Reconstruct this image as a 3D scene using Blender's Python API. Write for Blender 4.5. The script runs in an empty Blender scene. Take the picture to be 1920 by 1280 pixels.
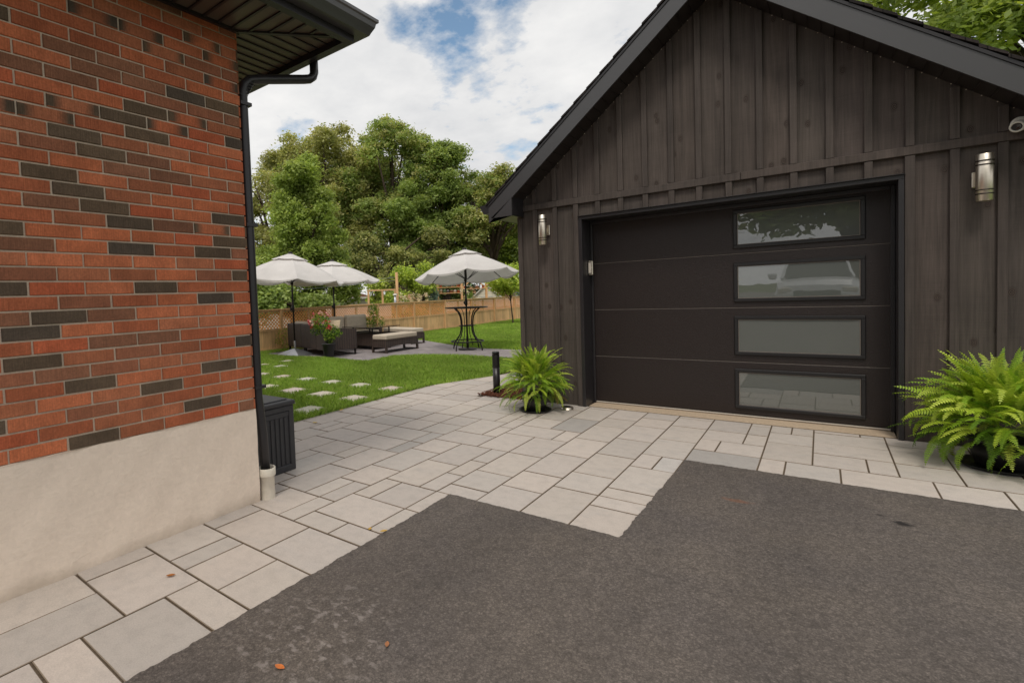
import bpy, bmesh, math, random
import numpy as np
from mathutils import Vector, Matrix

scene = bpy.context.scene
COL = scene.collection
R = math.radians
rnd = random.Random(7)

# ------------------------------------------------------------------ helpers
def lin(r, g, b):
    f = lambda c: ((c / 255.0 + 0.055) / 1.055) ** 2.4 if c > 10 else c / 255.0 / 12.92
    return (f(r), f(g), f(b))

def empty(name, loc=(0, 0, 0), rz=0.0):
    o = bpy.data.objects.new(name, None)
    o.empty_display_size = 0.2
    COL.objects.link(o)
    o.location = loc
    o.rotation_euler = (0, 0, rz)
    return o

def tag(o, label=None, cat=None, group=None, kind=None):
    if label: o['label'] = label
    if cat: o['category'] = cat
    if group: o['group'] = group
    if kind: o['kind'] = kind
    return o

def copy_tree(o, parent=None):
    c = o.copy()
    COL.objects.link(c)
    c.parent = parent
    for ch in list(o.children):
        copy_tree(ch, c)
    return c

class MB:
    """collects shapes, then links them as one mesh object"""
    def __init__(s):
        s.v = []; s.f = []; s.c = []; s.m = []; s.sm = []
    def poly(s, pts, col=(1, 1, 1), mi=0, smooth=False):
        n = len(s.v); s.v += [tuple(p) for p in pts]
        s.f.append(tuple(range(n, n + len(pts)))); s.c.append(col); s.m.append(mi); s.sm.append(smooth)
    def mesh(s, verts, faces, col=(1, 1, 1), mi=0, smooth=False):
        n = len(s.v); s.v += [tuple(p) for p in verts]
        for f in faces:
            s.f.append(tuple(i + n for i in f)); s.c.append(col); s.m.append(mi); s.sm.append(smooth)
    def box(s, x0, x1, y0, y1, z0, z1, col=(1, 1, 1), mi=0, M=None, bev=0.0):
        if x0 > x1: x0, x1 = x1, x0
        if y0 > y1: y0, y1 = y1, y0
        if z0 > z1: z0, z1 = z1, z0
        if bev <= 0:
            V = [(x0,y0,z0),(x1,y0,z0),(x1,y1,z0),(x0,y1,z0),(x0,y0,z1),(x1,y0,z1),(x1,y1,z1),(x0,y1,z1)]
            F = [(3,2,1,0),(4,5,6,7),(0,1,5,4),(1,2,6,5),(2,3,7,6),(3,0,4,7)]
        else:
            b = min(bev, (x1-x0)*.45, (y1-y0)*.45, (z1-z0)*.45)
            V = []; idx = {}
            for sx in (0, 1):
                for sy in (0, 1):
                    for sz in (0, 1):
                        cx, cy, cz = (x0, x1)[sx], (y0, y1)[sy], (z0, z1)[sz]
                        dx, dy, dz = (b, -b)[sx], (b, -b)[sy], (b, -b)[sz]
                        idx[sx, sy, sz, 'x'] = len(V); V.append((cx, cy+dy, cz+dz))
                        idx[sx, sy, sz, 'y'] = len(V); V.append((cx+dx, cy, cz+dz))
                        idx[sx, sy, sz, 'z'] = len(V); V.append((cx+dx, cy+dy, cz))
            F = []
            q = [(0,0),(1,0),(1,1),(0,1)]
            F.append([idx[0,a,c,'x'] for a, c in reversed(q)]); F.append([idx[1,a,c,'x'] for a, c in q])
            F.append([idx[a,0,c,'y'] for a, c in q]); F.append([idx[a,1,c,'y'] for a, c in reversed(q)])
            F.append([idx[a,c,0,'z'] for a, c in reversed(q)]); F.append([idx[a,c,1,'z'] for a, c in q])
            for a in (0, 1):
                for c in (0, 1):
                    e = [idx[0,a,c,'y'],idx[1,a,c,'y'],idx[1,a,c,'z'],idx[0,a,c,'z']]; F.append(e if a != c else e[::-1])
                    e = [idx[a,0,c,'x'],idx[a,1,c,'x'],idx[a,1,c,'z'],idx[a,0,c,'z']]; F.append(e if a == c else e[::-1])
                    e = [idx[a,c,0,'x'],idx[a,c,1,'x'],idx[a,c,1,'y'],idx[a,c,0,'y']]; F.append(e if a != c else e[::-1])
            for a in (0, 1):
                for c in (0, 1):
                    for d in (0, 1):
                        e = [idx[a,c,d,'x'],idx[a,c,d,'y'],idx[a,c,d,'z']]
                        F.append(e if (a+c+d) % 2 == 1 else e[::-1])
        if M is not None: V = [tuple(M @ Vector(p)) for p in V]
        s.mesh(V, F, col, mi)
    def bar(s, a, b, w, h, col=(1, 1, 1), mi=0, up=(0, 0, 1), bev=0.0):
        a = Vector(a); b = Vector(b); d = b - a; L = d.length
        if L < 1e-6: return
        x = d.normalized(); u = Vector(up)
        if abs(x.dot(u)) > 0.98: u = Vector((0, 1, 0))
        y = u.cross(x).normalized(); z = x.cross(y)
        M = Matrix((( x.x, y.x, z.x, a.x), (x.y, y.y, z.y, a.y), (x.z, y.z, z.z, a.z), (0, 0, 0, 1)))
        s.box(0, L, -w/2, w/2, -h/2, h/2, col, mi, M, bev)
    def tube(s, pts, r, seg=8, col=(1, 1, 1), mi=0, cap=True):
        pts = [Vector(p) for p in pts]; n = len(pts)
        rs = r if isinstance(r, (list, tuple)) else [r] * n
        base = len(s.v); prev = None
        for i, p in enumerate(pts):
            d = (pts[min(i+1, n-1)] - pts[max(i-1, 0)]).normalized()
            if prev is None:
                u = Vector((0, 0, 1)) if abs(d.z) < 0.9 else Vector((1, 0, 0))
                a = d.cross(u).normalized()
            else:
                a = (prev - d * prev.dot(d)).normalized()
            prev = a; b = d.cross(a)
            for k in range(seg):
                t = 2 * math.pi * k / seg
                q = p + (a * math.cos(t) + b * math.sin(t)) * rs[i]
                s.v.append((q.x, q.y, q.z))
        def af(f, sm=True):
            s.f.append(f); s.c.append(col); s.m.append(mi); s.sm.append(sm)
        for i in range(n - 1):
            for k in range(seg):
                k2 = (k + 1) % seg
                af((base+i*seg+k, base+i*seg+k2, base+(i+1)*seg+k2, base+(i+1)*seg+k))
        if cap:
            af(tuple(base+k for k in reversed(range(seg))), False)
            af(tuple(base+(n-1)*seg+k for k in range(seg)), False)
    def lathe(s, prof, c=(0, 0, 0), seg=24, col=(1, 1, 1), mi=0, M=None, smooth=True):
        base = len(s.v)
        for (r, z) in prof:
            for k in range(seg):
                t = 2 * math.pi * k / seg
                p = Vector((r * math.cos(t), r * math.sin(t), z))
                if M is not None: p = M @ p
                s.v.append((p.x + c[0], p.y + c[1], p.z + c[2]))
        for i in range(len(prof) - 1):
            for k in range(seg):
                k2 = (k + 1) % seg
                s.f.append((base+i*seg+k, base+i*seg+k2, base+(i+1)*seg+k2, base+(i+1)*seg+k))
                s.c.append(col); s.m.append(mi); s.sm.append(smooth)
    def prism(s, poly, ax, a0, a1, col=(1, 1, 1), mi=0):
        """poly: 2-D points, extruded along axis ax ('x','y','z')"""
        def P(p, a):
            return {'x': (a, p[0], p[1]), 'y': (p[0], a, p[1]), 'z': (p[0], p[1], a)}[ax]
        n = len(poly)
        V = [P(p, a0) for p in poly] + [P(p, a1) for p in poly]
        F = [tuple(reversed(range(n))), tuple(range(n, 2*n))] + [(i, (i+1) % n, n+(i+1) % n, n+i) for i in range(n)]
        s.mesh(V, F, col, mi)
    def build(s, name, mats, parent=None, recalc=False):
        me = bpy.data.meshes.new(name)
        me.from_pydata(s.v, [], s.f)
        if not isinstance(mats, (list, tuple)): mats = [mats]
        for m in mats: me.materials.append(m)
        me.polygons.foreach_set('material_index', s.m)
        me.polygons.foreach_set('use_smooth', s.sm)
        ca = me.color_attributes.new('Col', 'FLOAT_COLOR', 'CORNER')
        buf = []
        for f, c in zip(s.f, s.c):
            if len(c) == len(f) and isinstance(c[0], tuple):
                for q in c: buf += [q[0], q[1], q[2], 1.0]
            else:
                buf += [c[0], c[1], c[2], 1.0] * len(f)
        ca.data.foreach_set('color', buf)
        if recalc:
            bm = bmesh.new(); bm.from_mesh(me); bmesh.ops.recalc_face_normals(bm, faces=bm.faces); bm.to_mesh(me); bm.free()
        me.validate(clean_customdata=False)
        me.update()
        o = bpy.data.objects.new(name, me)
        COL.objects.link(o)
        if parent is not None: o.parent = parent
        return o

def np_mesh(name, V, F, C, mat, parent=None, smooth=False):
    """V (n,3), F (m,k) same-size faces, C (m,3) per-face colours"""
    me = bpy.data.meshes.new(name)
    k = F.shape[1]; m = F.shape[0]
    me.vertices.add(len(V)); me.vertices.foreach_set('co', V.astype(np.float32).ravel())
    me.loops.add(m * k); me.loops.foreach_set('vertex_index', F.astype(np.int32).ravel())
    me.polygons.add(m); me.polygons.foreach_set('loop_start', np.arange(0, m * k, k, dtype=np.int32))
    me.polygons.foreach_set('loop_total', np.full(m, k, dtype=np.int32))
    me.update(calc_edges=True)
    ca = me.color_attributes.new('Col', 'FLOAT_COLOR', 'CORNER')
    cc = np.ones((m, k, 4), dtype=np.float32); cc[:, :, :3] = C[:, None, :]
    ca.data.foreach_set('color', cc.ravel())
    me.materials.append(mat)
    if smooth: me.polygons.foreach_set('use_smooth', np.ones(m, dtype=bool))
    o = bpy.data.objects.new(name, me); COL.objects.link(o)
    if parent is not None: o.parent = parent
    return o

# ------------------------------------------------------------------ materials
class NT:
    def __init__(s, name):
        s.m = bpy.data.materials.new(name); s.m.use_nodes = True
        s.t = s.m.node_tree; s.t.nodes.clear()
        s.out = s.t.nodes.new('ShaderNodeOutputMaterial')
    def n(s, typ, **kw):
        nd = s.t.nodes.new(typ)
        for k, v in kw.items():
            if k.startswith('_'): setattr(nd, k[1:], v)
            else:
                key = k.replace('__', ' ')
                nd.inputs[key].default_value = v
        return nd
    def l(s, a, b): s.t.links.new(a, b)
    def coord(s, scale=(1, 1, 1), kind='Object'):
        tc = s.n('ShaderNodeTexCoord'); mp = s.n('ShaderNodeMapping')
        mp.inputs['Scale'].default_value = scale
        s.l(tc.outputs[kind], mp.inputs['Vector']); return mp.outputs[0]
    def noise(s, vec, scale, detail=4, rough=0.55, dist=0.0):
        nd = s.n('ShaderNodeTexNoise', Scale=scale, Detail=detail, Roughness=rough, Distortion=dist)
        s.l(vec, nd.inputs['Vector']); return nd.outputs[0]
    def ramp(s, fac, stops):
        r = s.n('ShaderNodeValToRGB'); cr = r.color_ramp
        while len(cr.elements) < len(stops): cr.elements.new(0.5)
        for e, (p, c) in zip(cr.elements, stops):
            e.position = p
            e.color = (c, c, c, 1) if not isinstance(c, tuple) else (*c, 1)
        s.l(fac, r.inputs[0]); return r.outputs[0]
    def mix(s, a, b, fac, mode='MIX'):
        m = s.n('ShaderNodeMix', _data_type='RGBA', _blend_type=mode)
        for sock, v in ((m.inputs[6], a), (m.inputs[7], b), (m.inputs[0], fac)):
            if isinstance(v, (int, float)): sock.default_value = v if sock.type == 'VALUE' else (v, v, v, 1)
            elif isinstance(v, tuple): sock.default_value = (*v, 1)
            else: s.l(v, sock)
        return m.outputs[2]
    def math(s, op, a, b=0.0, c=None):
        m = s.n('ShaderNodeMath', _operation=op)
        for i, v in enumerate((a, b) if c is None else (a, b, c)):
            if isinstance(v, (int, float)): m.inputs[i].default_value = v
            else: s.l(v, m.inputs[i])
        return m.outputs[0]
    def attr(s, name='Col'):
        return s.n('ShaderNodeAttribute', _attribute_name=name).outputs['Color']
    def bump(s, h, strength=0.3, dist=0.01, normal=None):
        b = s.n('ShaderNodeBump', Strength=strength, Distance=dist)
        s.l(h, b.inputs['Height'])
        if normal is not None: s.l(normal, b.inputs['Normal'])
        return b.outputs[0]
    def fin(s, col, rough=0.7, normal=None, metal=0.0, spec=0.5, **kw):
        p = s.n('ShaderNodeBsdfPrincipled')
        for sock, v in (('Base Color', col), ('Roughness', rough), ('Metallic', metal), ('Specular IOR Level', spec)):
            i = p.inputs[sock]
            if isinstance(v, (int, float)): i.default_value = v
            elif isinstance(v, tuple): i.default_value = (*v, 1)
            else: s.l(v, i)
        for k, v in kw.items(): p.inputs[k.replace('__', ' ')].default_value = v
        if normal is not None: s.l(normal, p.inputs['Normal'])
        s.l(p.outputs[0], s.out.inputs[0]); s.p = p
        return s.m

def simple(name, col, rough=0.6, metal=0.0, nscale=20, namt=0.25, bump=0.0, spec=0.5, use_attr=False, coord='Object'):
    t = NT(name); v = t.coord(kind=coord)
    nz = t.noise(v, nscale, 5)
    k = t.ramp(nz, [(0.25, 1 - namt), (0.75, 1 + namt * 0.4)])
    c = t.mix(t.attr() if use_attr else col, k, 1.0, 'MULTIPLY')
    if use_attr: c = t.mix(c, col, 1.0, 'MULTIPLY')
    nb = t.bump(nz, bump, 0.01) if bump else None
    return t.fin(c, rough, nb, metal, spec)

M = {}
def mk_brick():
    t = NT('brick_clay'); v = t.coord((1, 1, 1))
    sc = t.coord((170, 170, 9))
    scr = t.noise(sc, 1.0, 3, 0.7)
    fine = t.noise(v, 90, 4, 0.6); big = t.noise(v, 9, 3)
    c = t.mix(t.attr(), t.ramp(scr, [(0.3, 0.8), (0.7, 1.12)]), 1.0, 'MULTIPLY')
    c = t.mix(c, t.ramp(fine, [(0.25, 0.75), (0.7, 1.15)]), 1.0, 'MULTIPLY')
    c = t.mix(c, t.ramp(big, [(0.3, 0.82), (0.7, 1.12)]), 1.0, 'MULTIPLY')
    pale = t.noise(v, 23, 6, 0.7)
    c = t.mix(c, lin(205, 150, 120), t.ramp(pale, [(0.66, 0.0), (0.86, 0.45)]))
    b = t.bump(scr, 0.55, 0.004, t.bump(fine, 0.4, 0.003))
    return t.fin(c, 0.88, b, spec=0.25)
M['brick'] = mk_brick()
def mk_mortar():
    t = NT('mortar_grey'); v = t.coord(); f = t.noise(v, 120, 5, 0.7); g = t.noise(v, 6, 3)
    c = t.mix(lin(214, 196, 174), t.ramp(f, [(0.2, 0.7), (0.8, 1.1)]), 1.0, 'MULTIPLY')
    c = t.mix(c, t.ramp(g, [(0.3, 0.85), (0.7, 1.05)]), 1.0, 'MULTIPLY')
    return t.fin(c, 0.95, t.bump(f, 0.6, 0.004), spec=0.2)
M['mortar'] = mk_mortar()
def mk_parge():
    t = NT('parging_beige'); v = t.coord()
    f = t.noise(v, 38, 6, 0.6, 0.6); g = t.noise(v, 3.5, 4); h = t.noise(t.coord((1, 1, 2.6)), 7, 5, 0.6, 1.5)
    c = t.mix(lin(232, 216, 199), t.ramp(g, [(0.3, 0.95), (0.7, 1.02)]), 1.0, 'MULTIPLY')
    c = t.mix(c, t.ramp(f, [(0.3, 0.93), (0.7, 1.03)]), 1.0, 'MULTIPLY')
    # damp dirt just above the paving
    tc = t.n('ShaderNodeTexCoord'); sp = t.n('ShaderNodeSeparateXYZ'); t.l(tc.outputs['Object'], sp.inputs[0])
    z = t.math('ADD', sp.outputs[2], t.math('MULTIPLY', g, 0.12))
    def scuff(y_, z_, ry, rz_, col, k):
        nonlocal c
        mp = t.n('ShaderNodeMapping'); mp.inputs['Location'].default_value = (0, -y_/ry, -z_/rz_); mp.inputs['Scale'].default_value = (0, 1/ry, 1/rz_)
        t.l(tc.outputs['Object'], mp.inputs[0]); ln = t.n('ShaderNodeVectorMath', _operation='LENGTH'); t.l(mp.outputs[0], ln.inputs[0])
        d_ = t.math('ADD', ln.outputs['Value'], t.math('MULTIPLY', t.math('SUBTRACT', f, 0.5), 2.2))
        c = t.mix(c, col, t.math('MULTIPLY', t.ramp(d_, [(0.5, 1.0), (0.9, 0.0)]), k))
    scuff(0.96-2.043, 0.113, .045, .012, lin(120, 112, 104), .7); scuff(-1.0, .52, .012, .02, lin(240, 232, 218), .7); scuff(-.35, .12, .03, .012, lin(150, 136, 116), .5)
    c = t.mix(c, lin(140, 124, 104), t.math('MULTIPLY', t.ramp(z, [(0.055, 1.0), (0.13, 0.0)]), 0.4))
    b = t.bump(h, 0.22, 0.012, t.bump(f, 0.3, 0.006))
    return t.fin(c, 0.9, b, spec=0.2)
M['parge'] = mk_parge()
def mk_paver():
    t = NT('paver_concrete'); v = t.coord()
    f = t.noise(v, 160, 4, 0.7); g = t.noise(t.coord((1.0, 2.2, 1)), 4.2, 5, 0.6, 0.5); s2 = t.noise(v, 330, 2, 0.6); st = t.noise(v, 13, 6, 0.65)
    c = t.mix(t.attr(), lin(166, 163, 160), t.ramp(g, [(0.52, 0.0), (0.74, 0.3)]))
    c = t.mix(c, t.ramp(f, [(0.25, 0.80), (0.75, 1.10)]), 1.0, 'MULTIPLY')
    c = t.mix(c, t.ramp(st, [(0.25, 0.86), (0.55, 1.0)]), 1.0, 'MULTIPLY')
    c = t.mix(c, lin(92, 84, 76), t.ramp(s2, [(0.70, 0.0), (0.82, 0.35)]))
    return t.fin(c, 0.85, t.bump(f, 0.35, 0.003, t.bump(st, 0.15, 0.004)), spec=0.25)
M['paver'] = mk_paver()
M['joint'] = simple('joint_sand', lin(100, 86, 70), 0.95, nscale=80, namt=0.5, bump=0.3)
M['slabgrey'] = None
def mk_slab():
    t = NT('patio_slab_grey'); v = t.coord()
    br = t.n('ShaderNodeTexBrick', Scale=1.0, Mortar__Size=0.012) if False else None
    g = t.noise(v, 3, 5); f = t.noise(v, 120, 3)
    bk = t.n('ShaderNodeTexBrick'); bk.inputs['Scale'].default_value = 1.6
    bk.inputs['Mortar Size'].default_value = 0.012; bk.inputs['Color1'].default_value = (*lin(158, 150, 150), 1)
    bk.inputs['Color2'].default_value = (*lin(144, 137, 138), 1); bk.inputs['Mortar'].default_value = (*lin(108, 100, 96), 1)
    t.l(v, bk.inputs['Vector'])
    c = t.mix(bk.outputs[0], t.ramp(g, [(0.3, 0.86), (0.7, 1.08)]), 1.0, 'MULTIPLY')
    return t.fin(c, 0.85, t.bump(f, 0.2, 0.003), spec=0.25)
M['slabgrey'] = mk_slab()
def mk_asphalt():
    t = NT('asphalt'); v = t.coord()
    vo = t.n('ShaderNodeTexVoronoi', Scale=135.0); t.l(v, vo.inputs['Vector'])
    vo2 = t.n('ShaderNodeTexVoronoi', Scale=62.0); t.l(v, vo2.inputs['Vector'])
    f = t.noise(v, 210, 4, 0.7); g = t.noise(v, 1.4, 5, 0.6); m = t.noise(v, 17, 6, 0.72)
    base = t.mix(lin(101, 94, 90), lin(114, 105, 97), t.ramp(g, [(0.3, 0.0), (0.7, 1.0)]))
    c = t.mix(base, t.ramp(f, [(0.2, 0.42), (0.8, 1.6)]), 1.0, 'MULTIPLY')
    c = t.mix(c, t.ramp(vo.outputs['Distance'], [(0.0, 1.15), (0.55, 0.78)]), 1.0, 'MULTIPLY')
    va = t.n('ShaderNodeTexVoronoi', Scale=78.0); t.l(v, va.inputs['Vector'])
    c = t.mix(c, t.ramp(va.outputs['Color'], [(0.15, 0.82), (0.5, 0.99), (0.85, 1.2)]), 1.0, 'MULTIPLY')
    c = t.mix(c, t.ramp(va.outputs['Distance'], [(0.25, 1.03), (0.6, 0.82)]), 1.0, 'MULTIPLY')
    c = t.mix(c, t.ramp(m, [(0.3, 0.8), (0.5, 1.0), (0.75, 1.1)]), 1.0, 'MULTIPLY')
    # sparse pale stone chips
    ch = t.ramp(vo2.outputs['Color'], [(0.965, 0.0), (0.975, 1.0)])
    c = t.mix(c, lin(150, 142, 134), t.math('MULTIPLY', ch, t.ramp(vo2.outputs['Distance'], [(0.16, 0.8), (0.24, 0.0)])))
    # pale worn splashes near the house strip, rust spot, oil spots
    def blob(x, y, rx, ry, soft=0.5):
        mp = t.n('ShaderNodeMapping'); tc = t.n('ShaderNodeTexCoord')
        mp.inputs['Location'].default_value = (-x / rx, -y / ry, 0); mp.inputs['Scale'].default_value = (1 / rx, 1 / ry, 0)
        t.l(tc.outputs['Object'], mp.inputs[0])
        ln = t.n('ShaderNodeVectorMath', _operation='LENGTH'); t.l(mp.outputs[0], ln.inputs[0])
        d = t.math('ADD', ln.outputs['Value'], t.math('MULTIPLY', t.math('SUBTRACT', t.noise(v, 24, 4), 0.5), 1.3))
        return t.ramp(d, [(1 - soft, 1.0), (1.0, 0.0)])
    sp = t.noise(t.coord((1.0, 1.2, 1)), 19, 5, 0.6, 0.1)
    spl = t.math('MULTIPLY', t.ramp(sp, [(0.54, 0.0), (0.64, 1.0)]), blob(-1.62, 1.32, 0.42, 0.42, 0.6))
    c = t.mix(c, lin(158, 149, 143), t.math('MULTIPLY', spl, 0.6))
    trk = t.noise(t.coord((1.2, .16, 1)), 1.6, 3, 0.5)
    c = t.mix(c, t.ramp(trk, [(0.35, 0.88), (0.65, 1.10)]), 1.0, 'MULTIPLY')
    c = t.mix(c, lin(24, 22, 22), t.math('MULTIPLY', blob(0.345, 3.87, 0.055, 0.04), 0.85))
    c = t.mix(c, lin(30, 27, 26), t.math('MULTIPLY', blob(0.26, 3.95, 0.025, 0.018), 0.7))
    c = t.mix(c, lin(128, 84, 60), t.math('MULTIPLY', blob(-0.42, 3.75, 0.10, 0.035), 0.45))
    b = t.bump(vo.outputs['Distance'], -1.0, 0.012, t.bump(f, 0.6, 0.004, t.bump(m, 0.4, 0.008)))
    return t.fin(c, 0.8, b, spec=0.3)
M['asphalt'] = mk_asphalt()
def mk_siding(name, base, knots=True):
    t = NT(name)
    v = t.coord()
    saw = t.noise(t.coord((2.0, 2.0, 130)), 1.0, 3, 0.6); grain = t.noise(t.coord((60, 60, 1.6)), 1.0, 5, 0.65, 0.8)
    big = t.noise(v, 2.2, 5, 0.6)
    c = t.mix(t.attr(), base, 1.0, 'MULTIPLY')
    c = t.mix(c, t.ramp(saw, [(0.3, 0.93), (0.7, 1.05)]), 1.0, 'MULTIPLY')
    c = t.mix(c, t.ramp(grain, [(0.3, 0.78), (0.7, 1.14)]), 1.0, 'MULTIPLY')
    c = t.mix(c, t.ramp(big, [(0.3, 0.84), (0.7, 1.14)]), 1.0, 'MULTIPLY')
    str_ = t.noise(t.coord((16, 16, .55)), 1.0, 6, 0.7, 2.2)
    c = t.mix(c, t.ramp(str_, [(0.35, 0.78), (0.5, 1.0), (0.65, 1.18)]), 1.0, 'MULTIPLY')
    nb = t.bump(saw, 0.25, 0.003, t.bump(grain, 0.2, 0.003))
    if knots:
        sx = t.n('ShaderNodeSeparateXYZ'); t.l(v, sx.inputs[0]); cb_ = t.n('ShaderNodeCombineXYZ')
        t.l(t.math('MULTIPLY', t.math('ADD', sx.outputs[0], sx.outputs[1]), 5.0), cb_.inputs[0]); t.l(t.math('MULTIPLY', sx.outputs[2], 3.1), cb_.inputs[1])
        vo = t.n('ShaderNodeTexVoronoi', _voronoi_dimensions='2D', Scale=1.0, Randomness=1.0); t.l(cb_.outputs[0], vo.inputs['Vector'])
        pick = t.ramp(vo.outputs['Color'], [(0.50, 0.0), (0.52, 1.0)])
        d = t.math('ADD', vo.outputs['Distance'], t.math('MULTIPLY', t.math('SUBTRACT', t.noise(v, 40, 3), 0.5), 0.05))
        ring = t.math('SINE', t.math('MULTIPLY', d, 150.0))
        disk = t.math('MULTIPLY', t.ramp(d, [(0.085, 1.0), (0.12, 0.0)]), pick)
        halo = t.math('MULTIPLY', t.ramp(d, [(0.06, 1.0), (0.16, 0.0)]), pick)
        c = t.mix(c, t.mix(c, lin(26, 20, 18), 0.7), t.math('MULTIPLY', halo, 0.5))
        c = t.mix(c, t.mix(lin(34, 28, 26), lin(84, 72, 64), t.math('MULTIPLY', t.math('ADD', ring, 1.0), 0.5)), t.math('MULTIPLY', disk, 0.9))
    return t.fin(c, 0.72, nb, spec=0.3)
WOOD = lin(80, 72, 67)
M['siding'] = mk_siding('stained_siding', WOOD)
WOODB = 1
M['batten'] = mk_siding('stained_batten', tuple(c * 0.93 for c in WOOD), False)
def mk_door():
    t = NT('door_steel_embossed'); v = t.coord(); f = t.noise(v, 60, 4, 0.6, 1.2)
    c = t.mix(lin(38, 30, 28), t.ramp(f, [(0.3, 0.8), (0.7, 1.15)]), 1.0, 'MULTIPLY')
    return t.fin(c, 0.42, t.bump(f, 0.7, 0.005), spec=0.5)
M['door'] = mk_door()
M['seam'] = simple('door_highlight_and_pane_bead', lin(120, 112, 104), 0.5)
M['black'] = simple('black_aluminium', lin(40, 38, 40), 0.38, 0.0, 14, 0.15, 0.02)
M['fascia'] = simple('charcoal_aluminium', lin(63, 62, 63), 0.34, 0.0, 2.5, 0.12, 0.05, spec=0.8)
def mk_soffit():
    t = NT('perforated_soffit'); v = t.coord()
    vo = t.n('ShaderNodeTexVoronoi', Scale=72.0, Randomness=0.0); t.l(v, vo.inputs['Vector'])
    hole = t.ramp(vo.outputs['Distance'], [(0.22, 0.25), (0.34, 1.0)])
    c = t.mix(lin(86, 76, 64), hole, 1.0, 'MULTIPLY')
    return t.fin(c, 0.38, spec=0.6)
M['soffit'] = mk_soffit()
M['soffit_plain'] = simple('soffit_channel', lin(44, 38, 36), 0.4, 0.0, 10, 0.15)
M['frame'] = simple('window_frame_black', lin(34, 33, 34), 0.35, 0.0, 30, 0.1, 0.03)
def mk_glass():
    t = NT('frosted_pane'); v = t.coord()
    w = t.noise(v, 2.3, 3, 0.5)
    d = t.n('ShaderNodeBsdfDiffuse'); d.inputs[0].default_value = (*lin(94, 98, 94), 1)
    g = t.n('ShaderNodeBsdfGlossy'); g.inputs[0].default_value = (1, 1, 1, 1); g.inputs['Roughness'].default_value = 0.0
    t.l(t.bump(w, 0.03, 0.02), g.inputs['Normal'])
    fr = t.n('ShaderNodeFresnel'); fr.inputs[0].default_value = 1.5
    f = t.math('ADD', t.math('MULTIPLY', fr.outputs[0], 1.0), 0.10)
    m = t.n('ShaderNodeMixShader'); t.l(f, m.inputs[0]); t.l(d.outputs[0], m.inputs[1]); t.l(g.outputs[0], m.inputs[2])
    t.l(m.outputs[0], t.out.inputs[0]); return t.m
M['pane'] = mk_glass()
def mk_leaf(name, tint=(1, 1, 1), trans=0.35, rough=0.55, nscale=0.0):
    t = NT(name); c = t.mix(t.attr(), tint, 1.0, 'MULTIPLY')
    d = t.n('ShaderNodeBsdfPrincipled'); t.l(c, d.inputs['Base Color']); d.inputs['Roughness'].default_value = rough
    d.inputs['Specular IOR Level'].default_value = 0.35
    tr = t.n('ShaderNodeBsdfTranslucent'); t.l(t.mix(c, (1.12, 1.08, 0.7), 1.0, 'MULTIPLY'), tr.inputs[0])
    m = t.n('ShaderNodeMixShader'); m.inputs[0].default_value = trans
    t.l(d.outputs[0], m.inputs[1]); t.l(tr.outputs[0], m.inputs[2]); t.l(m.outputs[0], t.out.inputs[0])
    return t.m
M['leaf'] = mk_leaf('tree_leaf', tint=(1.3, 1.3, 1.15), trans=0.48)
M['fernleaf'] = mk_leaf('fern_leaf', trans=0.4, rough=0.45)
M['grass'] = mk_leaf('grass_blade', tint=(.88, 1.0, .68), trans=0.3, rough=0.6)
def mk_bark():
    t = NT('bark'); v = t.coord((5, 5, 1.2)); n = t.noise(v, 3, 5, 0.7)
    c = t.mix(lin(58, 48, 40), lin(98, 86, 74), t.ramp(n, [(0.3, 0.0), (0.7, 1.0)]))
    return t.fin(c, 0.9, t.bump(n, 0.6, 0.05), spec=0.15)
M['bark'] = mk_bark()
def mk_lawn():
    t = NT('lawn_soil'); v = t.coord(); n = t.noise(v, 9, 5); g = t.noise(v, 0.6, 4)
    c = t.mix(lin(78, 92, 44), lin(104, 122, 58), t.ramp(n, [(0.3, 0.0), (0.7, 1.0)]))
    c = t.mix(c, t.ramp(g, [(0.3, 0.8), (0.7, 1.1)]), 1.0, 'MULTIPLY')
    return t.fin(c, 0.95, t.bump(n, 0.3, 0.03), spec=0.1)
M['lawn'] = mk_lawn()
M['roughground'] = simple('rough_ground', lin(84, 92, 50), 0.95, 0, 0.8, 0.4, 0.2, 0.1)
M['mulch'] = simple('bark_mulch', lin(112, 72, 56), 0.95, 0, 60, 0.6, 0.5, 0.1, use_attr=False)
M['pot'] = simple('black_pot_plastic', lin(26, 25, 26), 0.35, 0, 8, 0.2, 0.0)
M['steel'] = simple('brushed_steel', lin(226, 216, 200), 0.36, 1.0, 40, 0.12)
M['lampdark'] = simple('lamp_dark_steel', lin(60, 54, 50), 0.4, 0.7, 20, 0.2)
M['plasticdark'] = simple('storage_plastic', lin(52, 52, 55), 0.5, 0, 30, 0.15, 0.05)
M['white'] = simple('white_plastic', lin(214, 210, 198), 0.4, 0, 12, 0.12)
M['pvc'] = simple('pvc_pipe_white', lin(222, 214, 198), 0.4, 0, 25, 0.16)
def mk_fence():
    t = NT('fence_wood'); v = t.coord(); g = t.noise(t.coord((18, 18, 1.4)), 1.6, 4); b = t.noise(v, 1.7, 3)
    c = t.mix(t.attr(), lin(226, 186, 140), 1.0, 'MULTIPLY')
    c = t.mix(c, t.ramp(g, [(0.3, 0.78), (0.7, 1.1)]), 1.0, 'MULTIPLY')
    c = t.mix(c, t.ramp(b, [(0.3, 0.85), (0.7, 1.1)]), 1.0, 'MULTIPLY')
    return t.fin(c, 0.8, t.bump(g, 0.3, 0.004), spec=0.2)
M['fence'] = mk_fence()
M['lattice'] = simple('lattice_wood', lin(246, 176, 108), 0.8, 0, 20, 0.2)
M['latticeglow'] = simple('lattice_glow_boards', (*lin(255, 244, 234),)[:3], 0.85, 0, 6, 0.15, use_attr=True)
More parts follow.
